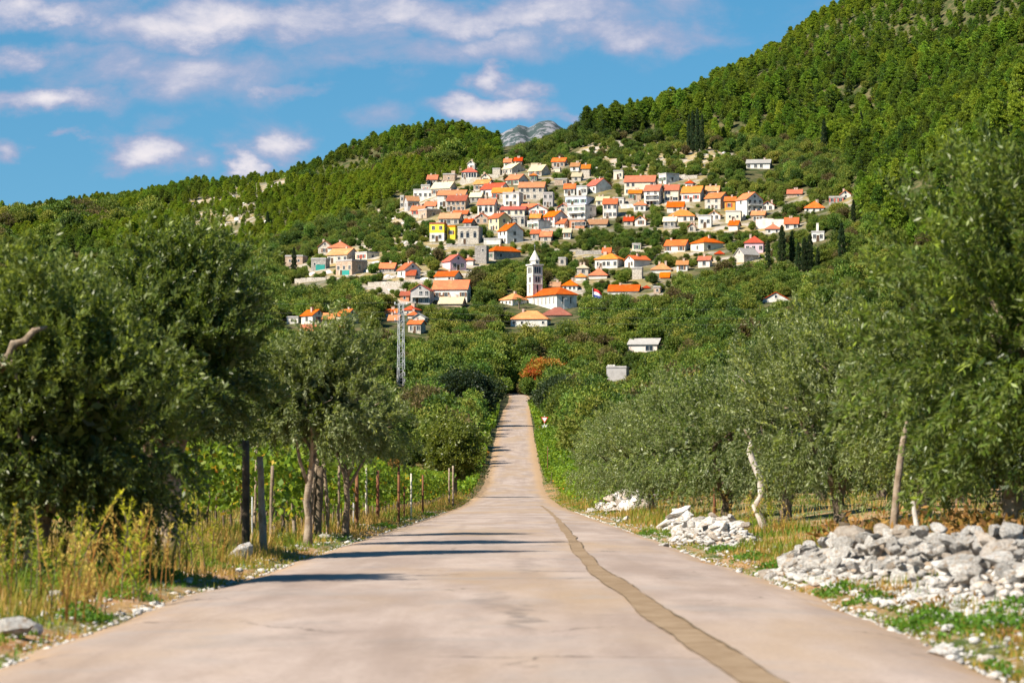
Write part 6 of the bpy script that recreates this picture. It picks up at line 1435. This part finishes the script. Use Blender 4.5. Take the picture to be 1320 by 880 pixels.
post('tree_stem', 380, 535, 692, 0.04, 'bark_grey', 'sinuous pale stem rising into the olive leaves', 0.02, 0.035, 'stem')
post('tree_stem', 393, 590, 692, 0.05, 'bark_grey', 'crooked forked stem beside the sinuous one', 0.2, 0.03, 'stem')
post('tree_stem', 408, 600, 692, 0.085, 'bark', 'stout dark stem with split orange wood', 0.06, 0.012, 'stem')
for _px, _t, _b, _w, _l, _lab in ((348, 600, 700, .03, .1, 'thin bare stem leaning right behind the pale post'), (366, 585, 694, .035, -.08, 'thin bare stem leaning left before the sinuous one'), (400, 575, 690, .03, .12, 'slender stem crossing the forked one'), (424, 590, 688, .04, -.05, 'slender grey stem right of the stout dark one'), (434, 600, 686, .03, .08, 'thin stem nearest the first rusty post')): post('tree_stem', _px, _t, _b, _w, 'bark_grey', _lab, _l, 0.02, 'stem')
post('metal_rod', 371, 618, 690, 0.012, 'steel', 'thin steel rod between the wooden posts')
post('metal_rod', 325, 640, 700, 0.012, 'steel', 'thin steel rod close behind the dark post')
for (px, t, b_, r0, m_, lab) in [(449, 612, 686, 0.03, 'rust', 'rusty post at the start of the vine row'), (460, 608, 682, 0.045, 'rust', 'thick rusty post second in the vine row'), (487, 606, 673, 0.05, 'rust', 'rusty post wrapped in vine stems'),
   (514, 600, 673, 0.04, 'rust', 'rusty post carrying a dry brown tuft'), (521, 627, 668, 0.03, 'rust', 'short rusty post before the pale stake'), (530, 610, 667, 0.03, 'post_white', 'pale yellowish stake at the vine row end'),
   (456, 560, 676, 0.025, 'steel', 'tall thin grey pole among the vines'), (472, 592, 674, 0.03, 'post_white', 'pale stake half hidden in vine leaves'), (545, 612, 662, 0.04, 'rust', 'rusty post near the green bush'), (584, 600, 652, 0.06, 'bark_grey', 'grey wooden post under the bushy roadside tree'), (579, 603, 652, 0.05, 'bark_grey', 'slim grey post paired with the one under the bush'),
   (763, 600, 641, 0.08, 'rust', 'orange-brown stub post by the vine thicket'), (921, 572, 662, 0.04, 'rust', 'slim rusty post in front of the olive grove'), (706, 575, 622, 0.04, 'rust', 'dark stake below the road sign')]:
    post('vine_post' if px < 700 else 'fence_post', px, t, b_, r0, m_, lab)
def tuft(px, ytop, ybase, rad, material, label, name='dry_tuft'):
    x, y, z = hit(px, ybase); zt = CH + (HOR - ytop) / F * y; rr = np.random.default_rng(int(px)); n = 260
    p = rnd_dir(n, rr) * np.array([rad, rad, rad * 0.5]) * rr.random(n)[:, None] ** 0.5; V, Q = leaf_quads(p, rnd_dir(n, rr), 0.09, 0.04, rr)
    o = add(name, np_mesh(name, V, Q, M[material], tone=np.repeat(rr.random(n), 4)), None, (x, y, zt)); tag(o, label, 'dry plant')
tuft(508, 596, 673, 0.19, 'bracken', 'dry brown tuft caught on top of a rusty post')

def snag(px, Y, pts, rad, material, label, name='dead_trunk', cat='dead tree'):
    x = (px - CX) / F * Y; z = gz(x, Y); b = MB(); b.tube(pts, rad, 9)
    o = add(name, b.mesh(name, M[material], True), None, (x, Y, z - 0.05)); tag(o, label, cat); return o
snag(977, 53, [(0.16, 0, -.1), (0.06, 0, .25), (-0.06, 0, .5), (0.06, 0, .68), (0.05, 0, 1.0), (-.06, 0, 1.25), (-.15, .02, 1.5), (-.13, 0, 1.72)], [0.08, 0.075, 0.06, .055, 0.07, 0.06, 0.065, 0.02], 'deadwood', 'twisted bleached dead trunk standing by the olive grove')
snag(1150, 31, [(0, 0, -.1), (0.01, 0, .4), (.06, 0, .95), (.12, 0, 1.4), (.16, 0, 1.62)], [0.055, .045, 0.04, .035, .015], 'bark_grey', 'grey-brown dead stem rising behind the big stone heap')
snag(1192, 28, [(0, 0, 0), (-.06, 0, .42), (-.12, 0, .78)], [0.03, .028, .02], 'deadwood', 'short pale stake leaning over the stone heap', 'leaning_stake', 'stake')
snag(1083, 33, [(0, 0, -.1), (0.02, 0, .3), (.06, 0, .55)], [0.09, .075, .06], 'bark', 'dark stump at the back of the big stone heap', 'stump', 'stump')

# ------------------------------------------------------------------ stone heaps
def joined_stones(name, pts, sizes, seed, label, material):
    r = np.random.default_rng(seed); ph = (1 + 5 ** .5) / 2
    base = unit(np.array([(-1, ph, 0), (1, ph, 0), (-1, -ph, 0), (1, -ph, 0), (0, -1, ph), (0, 1, ph), (0, -1, -ph), (0, 1, -ph), (ph, 0, -1), (ph, 0, 1), (-ph, 0, -1), (-ph, 0, 1)], float))
    fc = np.array([(0, 11, 5), (0, 5, 1), (0, 1, 7), (0, 7, 10), (0, 10, 11), (1, 5, 9), (5, 11, 4), (11, 10, 2), (10, 7, 6), (7, 1, 8), (3, 9, 4), (3, 4, 2), (3, 2, 6), (3, 6, 8), (3, 8, 9), (4, 9, 5), (2, 4, 11), (6, 2, 10), (8, 6, 7), (9, 8, 1)])
    n = len(pts); V = base[None] * r.uniform(0.55, 1.3, (n, 12, 1)) * np.asarray(sizes)[:, None, None] * np.array([1.2, 1, .7]) + np.asarray(pts)[:, None]
    Fc = fc[None] + (np.arange(n) * 12)[:, None, None]
    o = add(name, np_mesh(name, V.reshape(-1, 3), Fc.reshape(-1, 3), material)); tag(o, label, kind='stuff'); return o
def heap(label, path, n, smin, smax, seed, flat=0.62):
    """path rows: x, y, height, half width"""
    rr = random.Random(seed); A = np.array(path, float); L = np.concatenate([[0], np.cumsum(np.hypot(*np.diff(A[:, :2], axis=0).T))])
    e = empty('stone_heap', (A[0, 0], A[0, 1], gz(A[0, 0], A[0, 1])), 0, label, 'stone heap')
    ez = e.location.z
    # packed rubble core under the loose stones
    ts = np.linspace(0, L[-1], 40); ss = np.linspace(-0.8, 0.8, 13); V = []
    for t in ts:
        x, y, h, w = [np.interp(t, L, A[:, c]) for c in range(4)]
        dx, dy = np.interp(t + .1, L, A[:, 0]) - np.interp(t - .1, L, A[:, 0]), np.interp(t + .1, L, A[:, 1]) - np.interp(t - .1, L, A[:, 1]); dl = math.hypot(dx, dy) or 1
        endf = min(1, min(t, L[-1] - t) / 0.6 + 0.05)
        for s in ss:
            X, Yy = x + dy / dl * s * w, y - dx / dl * s * w
            V.append((X - e.location.x, Yy - e.location.y, gz(X, Yy) - ez - 0.05 + h * 0.55 * endf * (1 - abs(s) ** 1.7) * (0.85 + 0.6 * float(vnoise(X * 7, Yy * 7, 3) - 0.5))))
    i = np.arange(39 * 13).reshape(39, 13)[:, :-1].ravel()
    V = np.array(V)
    r9 = np.random.default_rng(seed + 70); pick = V[r9.integers(0, len(V), 900)] + r9.normal(0, 0.06, (900, 3)) * np.array([1, 1, 0.2]) + np.array([0, 0, 0.02])
    rb = joined_stones('rubble', pick, r9.uniform(0.02, 0.06, 900), seed + 71, None, M['limestone']); rb.parent = e
    add('rubble_core', np_mesh('rubble_core', np.array(V), np.stack([i, i + 1, i + 14, i + 13], -1), M['rubble']), e)
    for q in range(n):
        t = rr.random() * L[-1]; x, y, h, w = [np.interp(t, L, A[:, c]) for c in range(4)]
        dx, dy = np.interp(t + .1, L, A[:, 0]) - x, np.interp(t + .1, L, A[:, 1]) - y; dl = math.hypot(dx, dy) or 1; nx, ny = dy / dl, -dx / dl
        s = rr.uniform(-1, 1) if rr.random() < 0.55 else (-1 if nx * x > 0 else 1) * rr.random() ** 0.8; side = s * w; X, Yy = x + nx * side, y + ny * side
        hh = h * (1 - abs(s) ** 1.5) * rr.choice([1, 1, 0.85, 0.75])
        sz = rr.uniform(smin, smax) * (0.75 if abs(s) > 0.7 else 1) * (1.7 if rr.random() < 0.1 else 1) * (0.7 if rr.random() < 0.3 else 1)
        z = gz(X, Yy) + max(hh - sz * 0.4, sz * 0.25)
        add('stone', STONE[rr.randrange(14)], e, (X - e.location.x, Yy - e.location.y, z - ez), (rr.uniform(-.5, .5), rr.uniform(-.5, .5), rr.uniform(0, 6.28)), (sz * rr.uniform(0.9, 1.45), sz * rr.uniform(.75, 1.05), sz * flat * rr.uniform(0.75, 1.2)))
    return e
heap('long heap of pale limestone blocks below the grey dead stem', [(3.15, 30.8, .32, .42), (3.45, 28.8, .5, .6), (3.7, 27, .52, .66), (3.9, 25.2, .55, .66)], 240, 0.06, 0.15, 5)
heap('wide heap of pale limestone blocks under the large dark olive', [(3.95, 24.8, .55, .68), (4.15, 23, .56, .75), (4.4, 21, .56, .8), (4.7, 19, .5, .8)], 260, 0.06, 0.16, 15)
heap('middle stone heap with a round boulder at the verge', [(3.15, 50, .35, .4), (3.35, 47.5, .55, .5), (3.6, 45, .5, .45)], 60, 0.10, 0.22, 6)
heap('small white stone heap before the vine thicket', [(3.5, 112, .5, .5), (4.2, 106, .95, .7), (4.7, 100, .8, .6)], 60, 0.14, 0.3, 7)
heap('little pile of stacked boulders under the olives', [(3.55, 62, .5, .35), (3.75, 59, .55, .35)], 16, 0.16, 0.24, 8)
for q, (px, py, s, lab) in enumerate([(14, 812, 0.14, 'large white rock at the left road edge'), (42, 806, 0.07, 'small white rock beside the large one on the left verge'), (70, 770, 0.09, 'white rock half hidden in dry weeds'), (885, 686, 0.24, 'rounded pale boulder at the foot of the middle heap'), (806, 665, 0.15, 'single round white stone on the right verge'), (362, 688, 0.16, 'pale boulder at the foot of the wooden posts'), (420, 690, 0.13, 'grey stone beside the stout stem'), (170, 732, 0.08, 'pale stone in the weeds beneath the tall olive'), (1215, 843, 0.12, 'flat pale slab at the edge of the right verge'), (855, 700, 0.1, 'small white stone in front of round boulder'), (310, 716, 0.2, 'grey stone wedged against the dark post')]):
    x, y, z = hit(px, py + 6); o = add('rock', STONE[(q * 3 + 1) % 14], None, (x, y, z + s * 0.3), (0.2, 0.1, q), (s * 1.3, s, s * 0.8)); tag(o, lab, 'rock')
pb = MB(); pb.box(-0.06, 0.06, -0.04, 0.04, 0, 0.035); x, y, z = hit(1153, 751)
tag(add('litter', pb.mesh('litter', M['teal']), None, (x, y, z + .02), (0.2, 0.1, .4)), 'small turquoise scrap of litter below the big heap', 'litter')

# ------------------------------------------------------------------ weeds, grass, gravel
def strip_pts(n, side, ya, yb, w, seed, off=2.75, power=1.6, ypow=1.0):
    r = np.random.default_rng(seed); y = ya + (yb - ya) * r.random(n) ** ypow; x = road_x(y) + side * (off + w * r.random(n) ** power)
    return x, y, r
def gravel():
    P = []; S = []
    for side, n, sd in ((-1, 2600, 1), (1, 3600, 2)):
        x, y, r = strip_pts(n, side, 12, 120, 1.3, sd, 2.68, 1.8, 1.6); P.append(np.stack([x, y, ground_z(x, y) + 0.015], -1)); S.append(r.uniform(0.006, 0.02, n) * (1 + (r.random(n) < 0.06) * 1.6))
    r = np.random.default_rng(9); n = 4200; y = r.uniform(18.0, 31, n); x = np.interp(y, [18, 21, 26, 30], [3.9, 3.65, 3.25, 2.95]) + 0.1 + r.normal(0, 0.36, n)
    k = x > 2.8; x, y = x[k], y[k]; P.append(np.stack([x, y, ground_z(x, y) + 0.02], -1)); S.append(r.uniform(0.012, 0.06, len(x)))
    joined_stones('gravel', np.concatenate(P), np.concatenate(S), 4, 'loose pale gravel and rubble along the verges', M['limestone'])
gravel()
def blades(x, y, h, r, lean=0.35, width=0.012, base=None):
    n = len(x); z = ground_z(x, y) if base is None else base; a = r.uniform(0, 6.28, n); l = r.uniform(0, lean, n) * h
    tip = np.stack([x + np.cos(a) * l, y + np.sin(a) * l, z + h], -1); sx = np.cos(a + 1.57) * width; sy = np.sin(a + 1.57) * width
    V = np.stack([np.stack([x - sx, y - sy, z - 0.01], -1), np.stack([x + sx, y + sy, z - 0.01], -1), tip], 1).reshape(-1, 3)
    return V, np.arange(3 * n).reshape(-1, 3)
def grass():
    Vs, Fs, Ts = [], [], []; b = 0
    for side, n, ya, yb, w, sd, ypow, hs in ((-1, 52000, 14, 62, 4.2, 31, 1.5, 1.0), (1, 46000, 14, 62, 2.6, 32, 1.5, 0.75), (-1, 16000, 60, 200, 1.6, 33, 1.3, 1.3), (1, 18000, 60, 200, 2.2, 34, 1.3, 1.3), (1, 36000, 26, 120, 14, 35, 1.5, 0.8), (-1, 45000, 26, 130, 14, 36, 1.5, 1.3), (-1, 14000, 130, 330, 9, 37, 1.2, 2.2), (1, 14000, 130, 330, 9, 38, 1.2, 2.2)):
        x, y, r = strip_pts(n, side, ya, yb, w, sd, 2.72, 1.15, ypow)
        dens = fbm(x * 1.1, y * 0.55, 3, 61); k = r.random(n) < np.clip(0.62 + 3.2 * dens, 0.04, 1); x, y = x[k], y[k]; m = len(x)
        dry = np.clip(0.5 + 2.2 * fbm(x * 0.9 + 40, y * 0.45, 3, 71) + (0.10 if side < 0 else -0.06), 0, 1)
        ed = np.clip((np.abs(x - road_x(y)) - 2.7) / 1.0, 0.25, 1)
        h = hs * ed * r.uniform(0.05, 0.24, m) * (0.7 + 0.8 * dry); h = np.where(dry < 0.35, h * 0.55, h)
        V, F_ = blades(x, y, h, r, 0.8, 0.007 + 0.004 * (y / 60)); Vs.append(V); Fs.append(F_ + b); b += len(V)
        Ts.append(np.repeat(np.clip(dry + r.normal(0, 0.13, m), 0, 1), 3))
    tag(add('grass', np_mesh('grass', np.concatenate(Vs), np.concatenate(Fs), M['grass'], tone=np.concatenate(Ts))), 'green and straw coloured grass along both verges', kind='stuff')
grass()
def ground_weeds():
    Vs = []; b = 0
    r = np.random.default_rng(44); P = []
    spots = [(1075, 772, .30), (1185, 812, .32), (1120, 775, .2), (970, 722, .3), (930, 712, .25), (1000, 735, .25), (1290, 812, .4), (1310, 790, .3), (780, 660, .5), (770, 650, .5), (815, 662, .4), (830, 690, .3), (205, 745, .25), (170, 770, .25), (110, 800, .2), (265, 735, .3), (560, 665, .5), (500, 680, .4), (1240, 870, .3)]
    for q, (px, py, rad) in enumerate(spots):
        x0, y0, _ = hit(px, py); n = int(700 * (rad / .3) ** 1.3); a = r.uniform(0, 6.28, n); rr_ = rad * r.random(n) ** .6; x = x0 + np.cos(a) * rr_; y = y0 + np.sin(a) * rr_ * 1.6
        z = ground_z(x, y) + r.random(n) * 0.14 * (1 - rr_ / rad * 0.7); P.append(np.stack([x, y, z], -1))
    P = np.concatenate(P); P = P[np.abs(P[:, 0] - road_x(P[:, 1])) > 2.74]; n = len(P); V, Q = leaf_quads(P, unit(rnd_dir(n, r) + np.array([0, 0, .5])), 0.036, 0.022, r)
    tag(add('ground_weeds', np_mesh('ground_weeds', V, Q, M['grass'], tone=np.repeat(np.clip(r.normal(0.12, 0.14, n), 0, .5), 4))), 'low green weeds spreading at the road edges', kind='stuff')
ground_weeds()
def bracken():
    r = np.random.default_rng(46); n = 13000; y = r.uniform(20, 40, n); x = np.interp(y, [20, 24, 30, 40], [4.9, 4.5, 3.9, 4.2]) + r.random(n) * np.interp(y, [22, 40], [2.2, 2.5]); z = ground_z(x, y) + np.abs(r.normal(0, .16, n))
    m_ = 4500; y2 = r.uniform(14, 33, m_); x2 = np.interp(y2, [14, 21, 26, 33], [3.0, 2.95, 2.85, 2.85]) + np.abs(r.normal(0, .38, m_)); keep = fbm(x2 * 1.6, y2 * .8, 3, 5) > 0.0; x2, y2 = x2[keep], y2[keep]
    x, y, z = np.concatenate([x, x2]), np.concatenate([y, y2]), np.concatenate([z, ground_z(x2, y2) + np.abs(r.normal(0, .03, len(x2)))]); n = len(x)
    P = np.stack([x, y, z], -1); V, Q = leaf_quads(P, unit(rnd_dir(n, r) + np.array([0, 0, .2])), np.where(np.arange(n) < 13000, 0.12, 0.06), np.where(np.arange(n) < 13000, 0.05, 0.02), r)
    tag(add('dead_bracken', np_mesh('dead_bracken', V, Q, M['bracken'], tone=np.repeat(r.random(n), 4))), 'rust-brown dead bracken behind the big stone heap', kind='stuff')
bracken()
def weed_mesh(seed, kind):
    r = np.random.default_rng(seed); Vs, Qs, Ts = [], [], []; b = 0; st = MB()
    nst = 4 if kind == 'green' else 6
    for s in range(nst):
        h = r.uniform(0.55, 1.0); dx, dy = r.normal(0, 0.2, 2); bx, by = r.normal(0, 0.12, 2)
        pts = [(bx + dx * t * t, by + dy * t * t, h * t) for t in (0, .35, .7, 1)]; st.tube(pts, [0.007, .006, .005, .002], 4)
        n = 100 if kind == 'green' else 34; t = r.random(n) ** (0.8 if kind == 'green' else 0.45); 
        p = np.stack([bx + dx * t * t, by + dy * t * t, h * t], -1); o = rnd_dir(n, r); o[:, 2] = np.abs(o[:, 2]) * 0.7 + 0.35; o = unit(o)
        L = (0.10 * (1.15 - t) + 0.03) if kind == 'green' else np.full(n, 0.06)
        V, Q = leaf_quads(p, o, L * r.uniform(.6, 1.2, n), 0.012 if kind == 'green' else 0.01, r); Vs.append(V); Qs.append(Q + b); b += len(V)
        Ts.append(np.repeat(np.clip(0.25 + 0.75 * t + r.normal(0, .12, n), 0, 1), 4))
    return np_mesh('leaves', np.concatenate(Vs), np.concatenate(Qs), M['weed_green' if kind == 'green' else 'weed_dry'], tone=np.concatenate(Ts)), st.mesh('stems', M['weed_dry'] if kind != 'green' else M['bark'])
WG = [weed_mesh(50 + i, 'green') for i in range(3)]; WD = [weed_mesh(60 + i, 'dry') for i in range(3)]
r = random.Random(8)
for q, (px, py, hp, k) in enumerate([(45, 790, 120, 'g'), (95, 800, 110, 'd'), (100, 765, 140, 'g'), (130, 790, 110, 'd'), (150, 775, 140, 'g'), (165, 770, 120, 'd'), (140, 765, 130, 'd'), (185, 760, 105, 'd'), (205, 755, 110, 'd'), (225, 745, 75, 'd'), (245, 738, 110, 'g'), (262, 738, 105, 'g'), (210, 748, 70, 'g'), (20, 770, 120, 'g'), (5, 790, 140, 'd'), (70, 785, 110, 'd'), (115, 798, 90, 'd'), (280, 728, 60, 'd'), (190, 750, 80, 'g'), (352, 712, 50, 'd'), (372, 705, 40, 'g'), (30, 745, 90, 'd'), (62, 748, 95, 'g'), (175, 775, 100, 'd'),
                                     (985, 690, 55, 'g'), (1000, 680, 60, 'g'), (960, 690, 60, 'd'), (905, 680, 45, 'd'), (875, 672, 40, 'd'), (850, 670, 38, 'g'), (1015, 690, 50, 'd'), (945, 695, 45, 'd')]):
    x, y, z = hit(px, py); h = hp * y / F; me, sm = (WG if k == 'g' else WD)[q % 3]
    lr = 'left' if px < 600 else 'right'
    lab = {'g': {'left': 'tall feathery yellow-green weed on the left verge', 'right': 'bushy green weed between the right verge stone heaps'}, 'd': {'left': 'tall straw-coloured dry weed on the left verge', 'right': 'dry straw-coloured weed clump by the right stone heaps'}}[k][lr]
    e = empty('tall_weed', (x, y, z - .02), r.uniform(0, 6.28), lab, 'weed', ('green' if k == 'g' else 'dry') + ' weeds on the ' + lr + ' verge'); e.scale = (h * 1.05, h * 1.05, h * 1.05)
    add('leaves', me, e); add('stems', sm, e)
x, y, z = hit(120, 735); h = 135 * y / F; e = empty('seed_stalk', (x, y, z), 0, 'tall thin stalk topped by a rust-brown seed head', 'dry plant')
b = MB(); b.tube([(0, 0, 0), (0.012, 0, h * .5), (-.01, 0, h)], [.009, .007, .005], 5); add('stalk', b.mesh('stalk', M['weed_dry']), e)
rr = np.random.default_rng(3); p = rnd_dir(240, rr) * np.array([.055, .055, .10]) * rr.random((240, 1)) ** .5; V, Q = leaf_quads(p, rnd_dir(240, rr), .035, .02, rr)
add('seed_head', np_mesh('seed_head', V, Q, M['bracken'], tone=np.repeat(rr.random(240), 4)), e, (-.01, 0, h + .02))

# ------------------------------------------------------------------ pylon, cables, flag, sign, palm
def pylon():
    x, y, z = hit(517, 497, 320); top = CH + (HOR - 396) / F * y - z + 1; e = empty('lattice_pylon', (x, y, z), R(20), 'grey steel lattice pylon rising from the thicket', 'pylon')
    b0, b1 = 0.75, 0.52
    for sx in (-1, 1):
        for sy in (-1, 1):
            b = MB(); b.tube([(sx * b0, sy * b0, -1), (sx * b1, sy * b1, top)], 0.07, 5); add('leg', b.mesh('leg', M['steel']), e)
    b = MB(); n = 16
    for i in range(n):
        z0, z1 = top * i / n, top * (i + 1) / n; a0 = b0 + (b1 - b0) * i / n; a1 = b0 + (b1 - b0) * (i + 1) / n
        for (p, q) in (((-1, -1), (1, -1)), ((1, -1), (1, 1)), ((1, 1), (-1, 1)), ((-1, 1), (-1, -1))):
            if i % 2: p, q = q, p
            b.tube([(p[0] * a0, p[1] * a0, z0), (q[0] * a1, q[1] * a1, z1)], 0.03, 4); b.tube([(p[0] * a0, p[1] * a0, z0), (q[0] * a0, q[1] * a0, z0)], 0.03, 4)
    add('bracing', b.mesh('bracing', M['steel']), e)
    for j, zz in enumerate((top - 0.4, top - 2.6, top - 4.2)):
        b = MB(); b.box(-1.6, 1.6, -.06, .06, zz, zz + 0.14); add('crossarm', b.mesh('crossarm', M['steel']), e)
        for s_ in (-1.5, 1.5):
            b = MB(); b.tube([(s_, 0, zz + .14), (s_, 0, zz + .7)], [.12, .08], 7); add('insulator', b.mesh('insulator', M['white_metal']), e)
    for j, (zz, lab) in enumerate(((top + .2, 'topmost thin cable strung from the pylon across the thicket'), (top - 2.0, 'middle thin cable strung from the pylon across the thicket'), (top - 3.5, 'lowest thin cable strung from the pylon across the thicket'))):
        pts = []; xe, ye = 190, y + 60
        for sgn in (-1, 1):
            for i in range(25):
                t = i / 24; xx = x + (xe if sgn > 0 else -170) * t; yy = y + 50 * t * sgn * 0.6; sag = -4.0 * 4 * t * (1 - t)
                pts.append((sgn, (xx, yy, z + zz + sag * .6 + (3 if sgn > 0 else 4) * t)))
        A = [p for s_, p in pts if s_ < 0][::-1] + [p for s_, p in pts if s_ > 0][1:]
        b = MB(); b.tube(A, 0.013, 4); tag(add('power_cable', b.mesh('power_cable', M['cable'])), lab, 'cable')
pylon()
def flag():
    x, y, z = hit(764, 405, 320); h = 34 * y / F; e = empty('flagpole', (x, y, z), 0, 'white pole flying a red, white and blue flag near the church', 'flag')
    b = MB(); b.tube([(0, 0, -3), (0, 0, h)], [.09, .05], 6); add('pole', b.mesh('pole', M['white_metal']), e)
    mats = [plain('flag_red', (0.6, 0.03, 0.03, 1), (0.5, 0.03, 0.03, 1)), M['white_metal'], plain('flag_blue', (0.03, 0.05, 0.32, 1), (0.02, 0.04, 0.26, 1))]
    for k_, (m_, nm) in enumerate(zip(mats, ('flag_red_stripe', 'flag_white_stripe', 'flag_blue_stripe'))):
        n = 12; V = []
        for i in range(n + 1):
            t = i / n; xx = 2.9 * t * .95; yy = .25 * math.sin(t * 7); dz = -1.5 * t * t * .9 - .25 * t
            hh = .95 * (1 - .25 * t); V += [(xx, yy, h - .1 - k_ * hh + dz), (xx, yy, h - .1 - (k_ + 1) * hh + dz), (xx, yy + .03, h - .1 - k_ * hh + dz), (xx, yy + .03, h - .1 - (k_ + 1) * hh + dz)]
        Q = []
        for i in range(n): a = i * 4; Q += [(a, a + 1, a + 5, a + 4), (a + 2, a + 6, a + 7, a + 3)]
        add(nm, np_mesh(nm, np.array(V), np.array(Q), m_), e)
    for (px, pb, pt, lab) in ((727, 402, 385, 'slim grey lamp post in front of the church gable'), (749, 398, 384, 'slim grey lamp post between church and flag'), (669, 383, 372, 'slim grey lamp post left of the bell tower')):
        x, y, z = hit(px, pb, 320); hh = (pb - pt) * y / F; e2 = empty('lamp_post', (x, y, z), 0, lab, 'lamp post'); b = MB(); b.tube([(0, 0, -2), (0, 0, hh)], [.09, .06], 6); add('pole', b.mesh('pole', M['steel']), e2)
        b = MB(); b.tube([(0, 0, hh), (.5, 0, hh + .1), (.9, 0, hh)], [.05, .05, .09], 6); add('lamp_head', b.mesh('lamp_head', M['steel']), e2)
flag()
def sign():
    Y = 398; x = (702 - CX) / F * Y; z = gz(x, Y); e = empty('road_sign', (x, Y, z), 0, 'white red-edged triangle sign above a small white plate', 'road sign')
    zc = CH + (HOR - 540) / F * Y - z
    b = MB(); b.tube([(0, 0.06, -.5), (0, 0.06, zc + .5)], .05, 7); add('pole', b.mesh('pole', M['steel']), e)
    def tri(s, y0, y1, m_, nm):
        b = MB(); P = [(0, -s * 1.0), (s * .87, s * .5), (-s * .87, s * .5)]
        b.poly([(p[0], y0, zc + p[1]) for p in P]); b.poly([(p[0], y1, zc + p[1]) for p in P][::-1])
        for i in range(3): p, q = P[i], P[(i + 1) % 3]; b.poly([(p[0], y1, zc + p[1]), (q[0], y1, zc + q[1]), (q[0], y0, zc + q[1]), (p[0], y0, zc + p[1])])
        add(nm, b.mesh(nm, m_), e)
    tri(.6, -.02, .02, M['sign_red'], 'sign_border'); tri(.4, -.03, -.021, M['white_metal'], 'sign_face')
    b = MB(); b.box(-.36, .36, -.02, .02, zc - 1.25, zc - .8); add('plate', b.mesh('plate', M['white_metal']), e)
sign()
def palm():
    x, y, z = hit(669, 398, 320); h = 12 * y / F; e = empty('palm_tree', (x, y, z), 0, 'small bushy palm in front of the white hipped house', 'palm')
    b = MB(); b.tube([(0, 0, -1), (0.05, 0, h * .5), (0, 0, h)], [.3, .25, .22], 8); add('trunk', b.mesh('trunk', M['bark']), e)
    rr = np.random.default_rng(5); Vs, Qs, Ts = [], [], []; bb = 0
    for i in range(26):
        a = rr.uniform(0, 6.28); up = rr.uniform(-.1, 1.2); L = rr.uniform(1.5, 2.3); n = 34; t = np.linspace(.08, 1, n)
        p = np.stack([np.cos(a) * L * t, np.sin(a) * L * t, h + up * L * t - .95 * L * t * t], -1); sd = np.where(np.arange(n) % 2, 1, -1)
        ax = unit(np.stack([np.cos(a) * .6 - np.sin(a) * sd, np.sin(a) * .6 + np.cos(a) * sd, np.full(n, -.3)], -1)); V, Q = leaf_quads(p, ax, .5 * (1.1 - t * .6), .09, rr); Vs.append(V); Qs.append(Q + bb); bb += len(V); Ts.append(np.repeat(rr.uniform(.2, .6, n), 4))
    add('fronds', np_mesh('fronds', np.concatenate(Vs), np.concatenate(Qs), M['macchia'], tone=np.concatenate(Ts)), e)
palm()
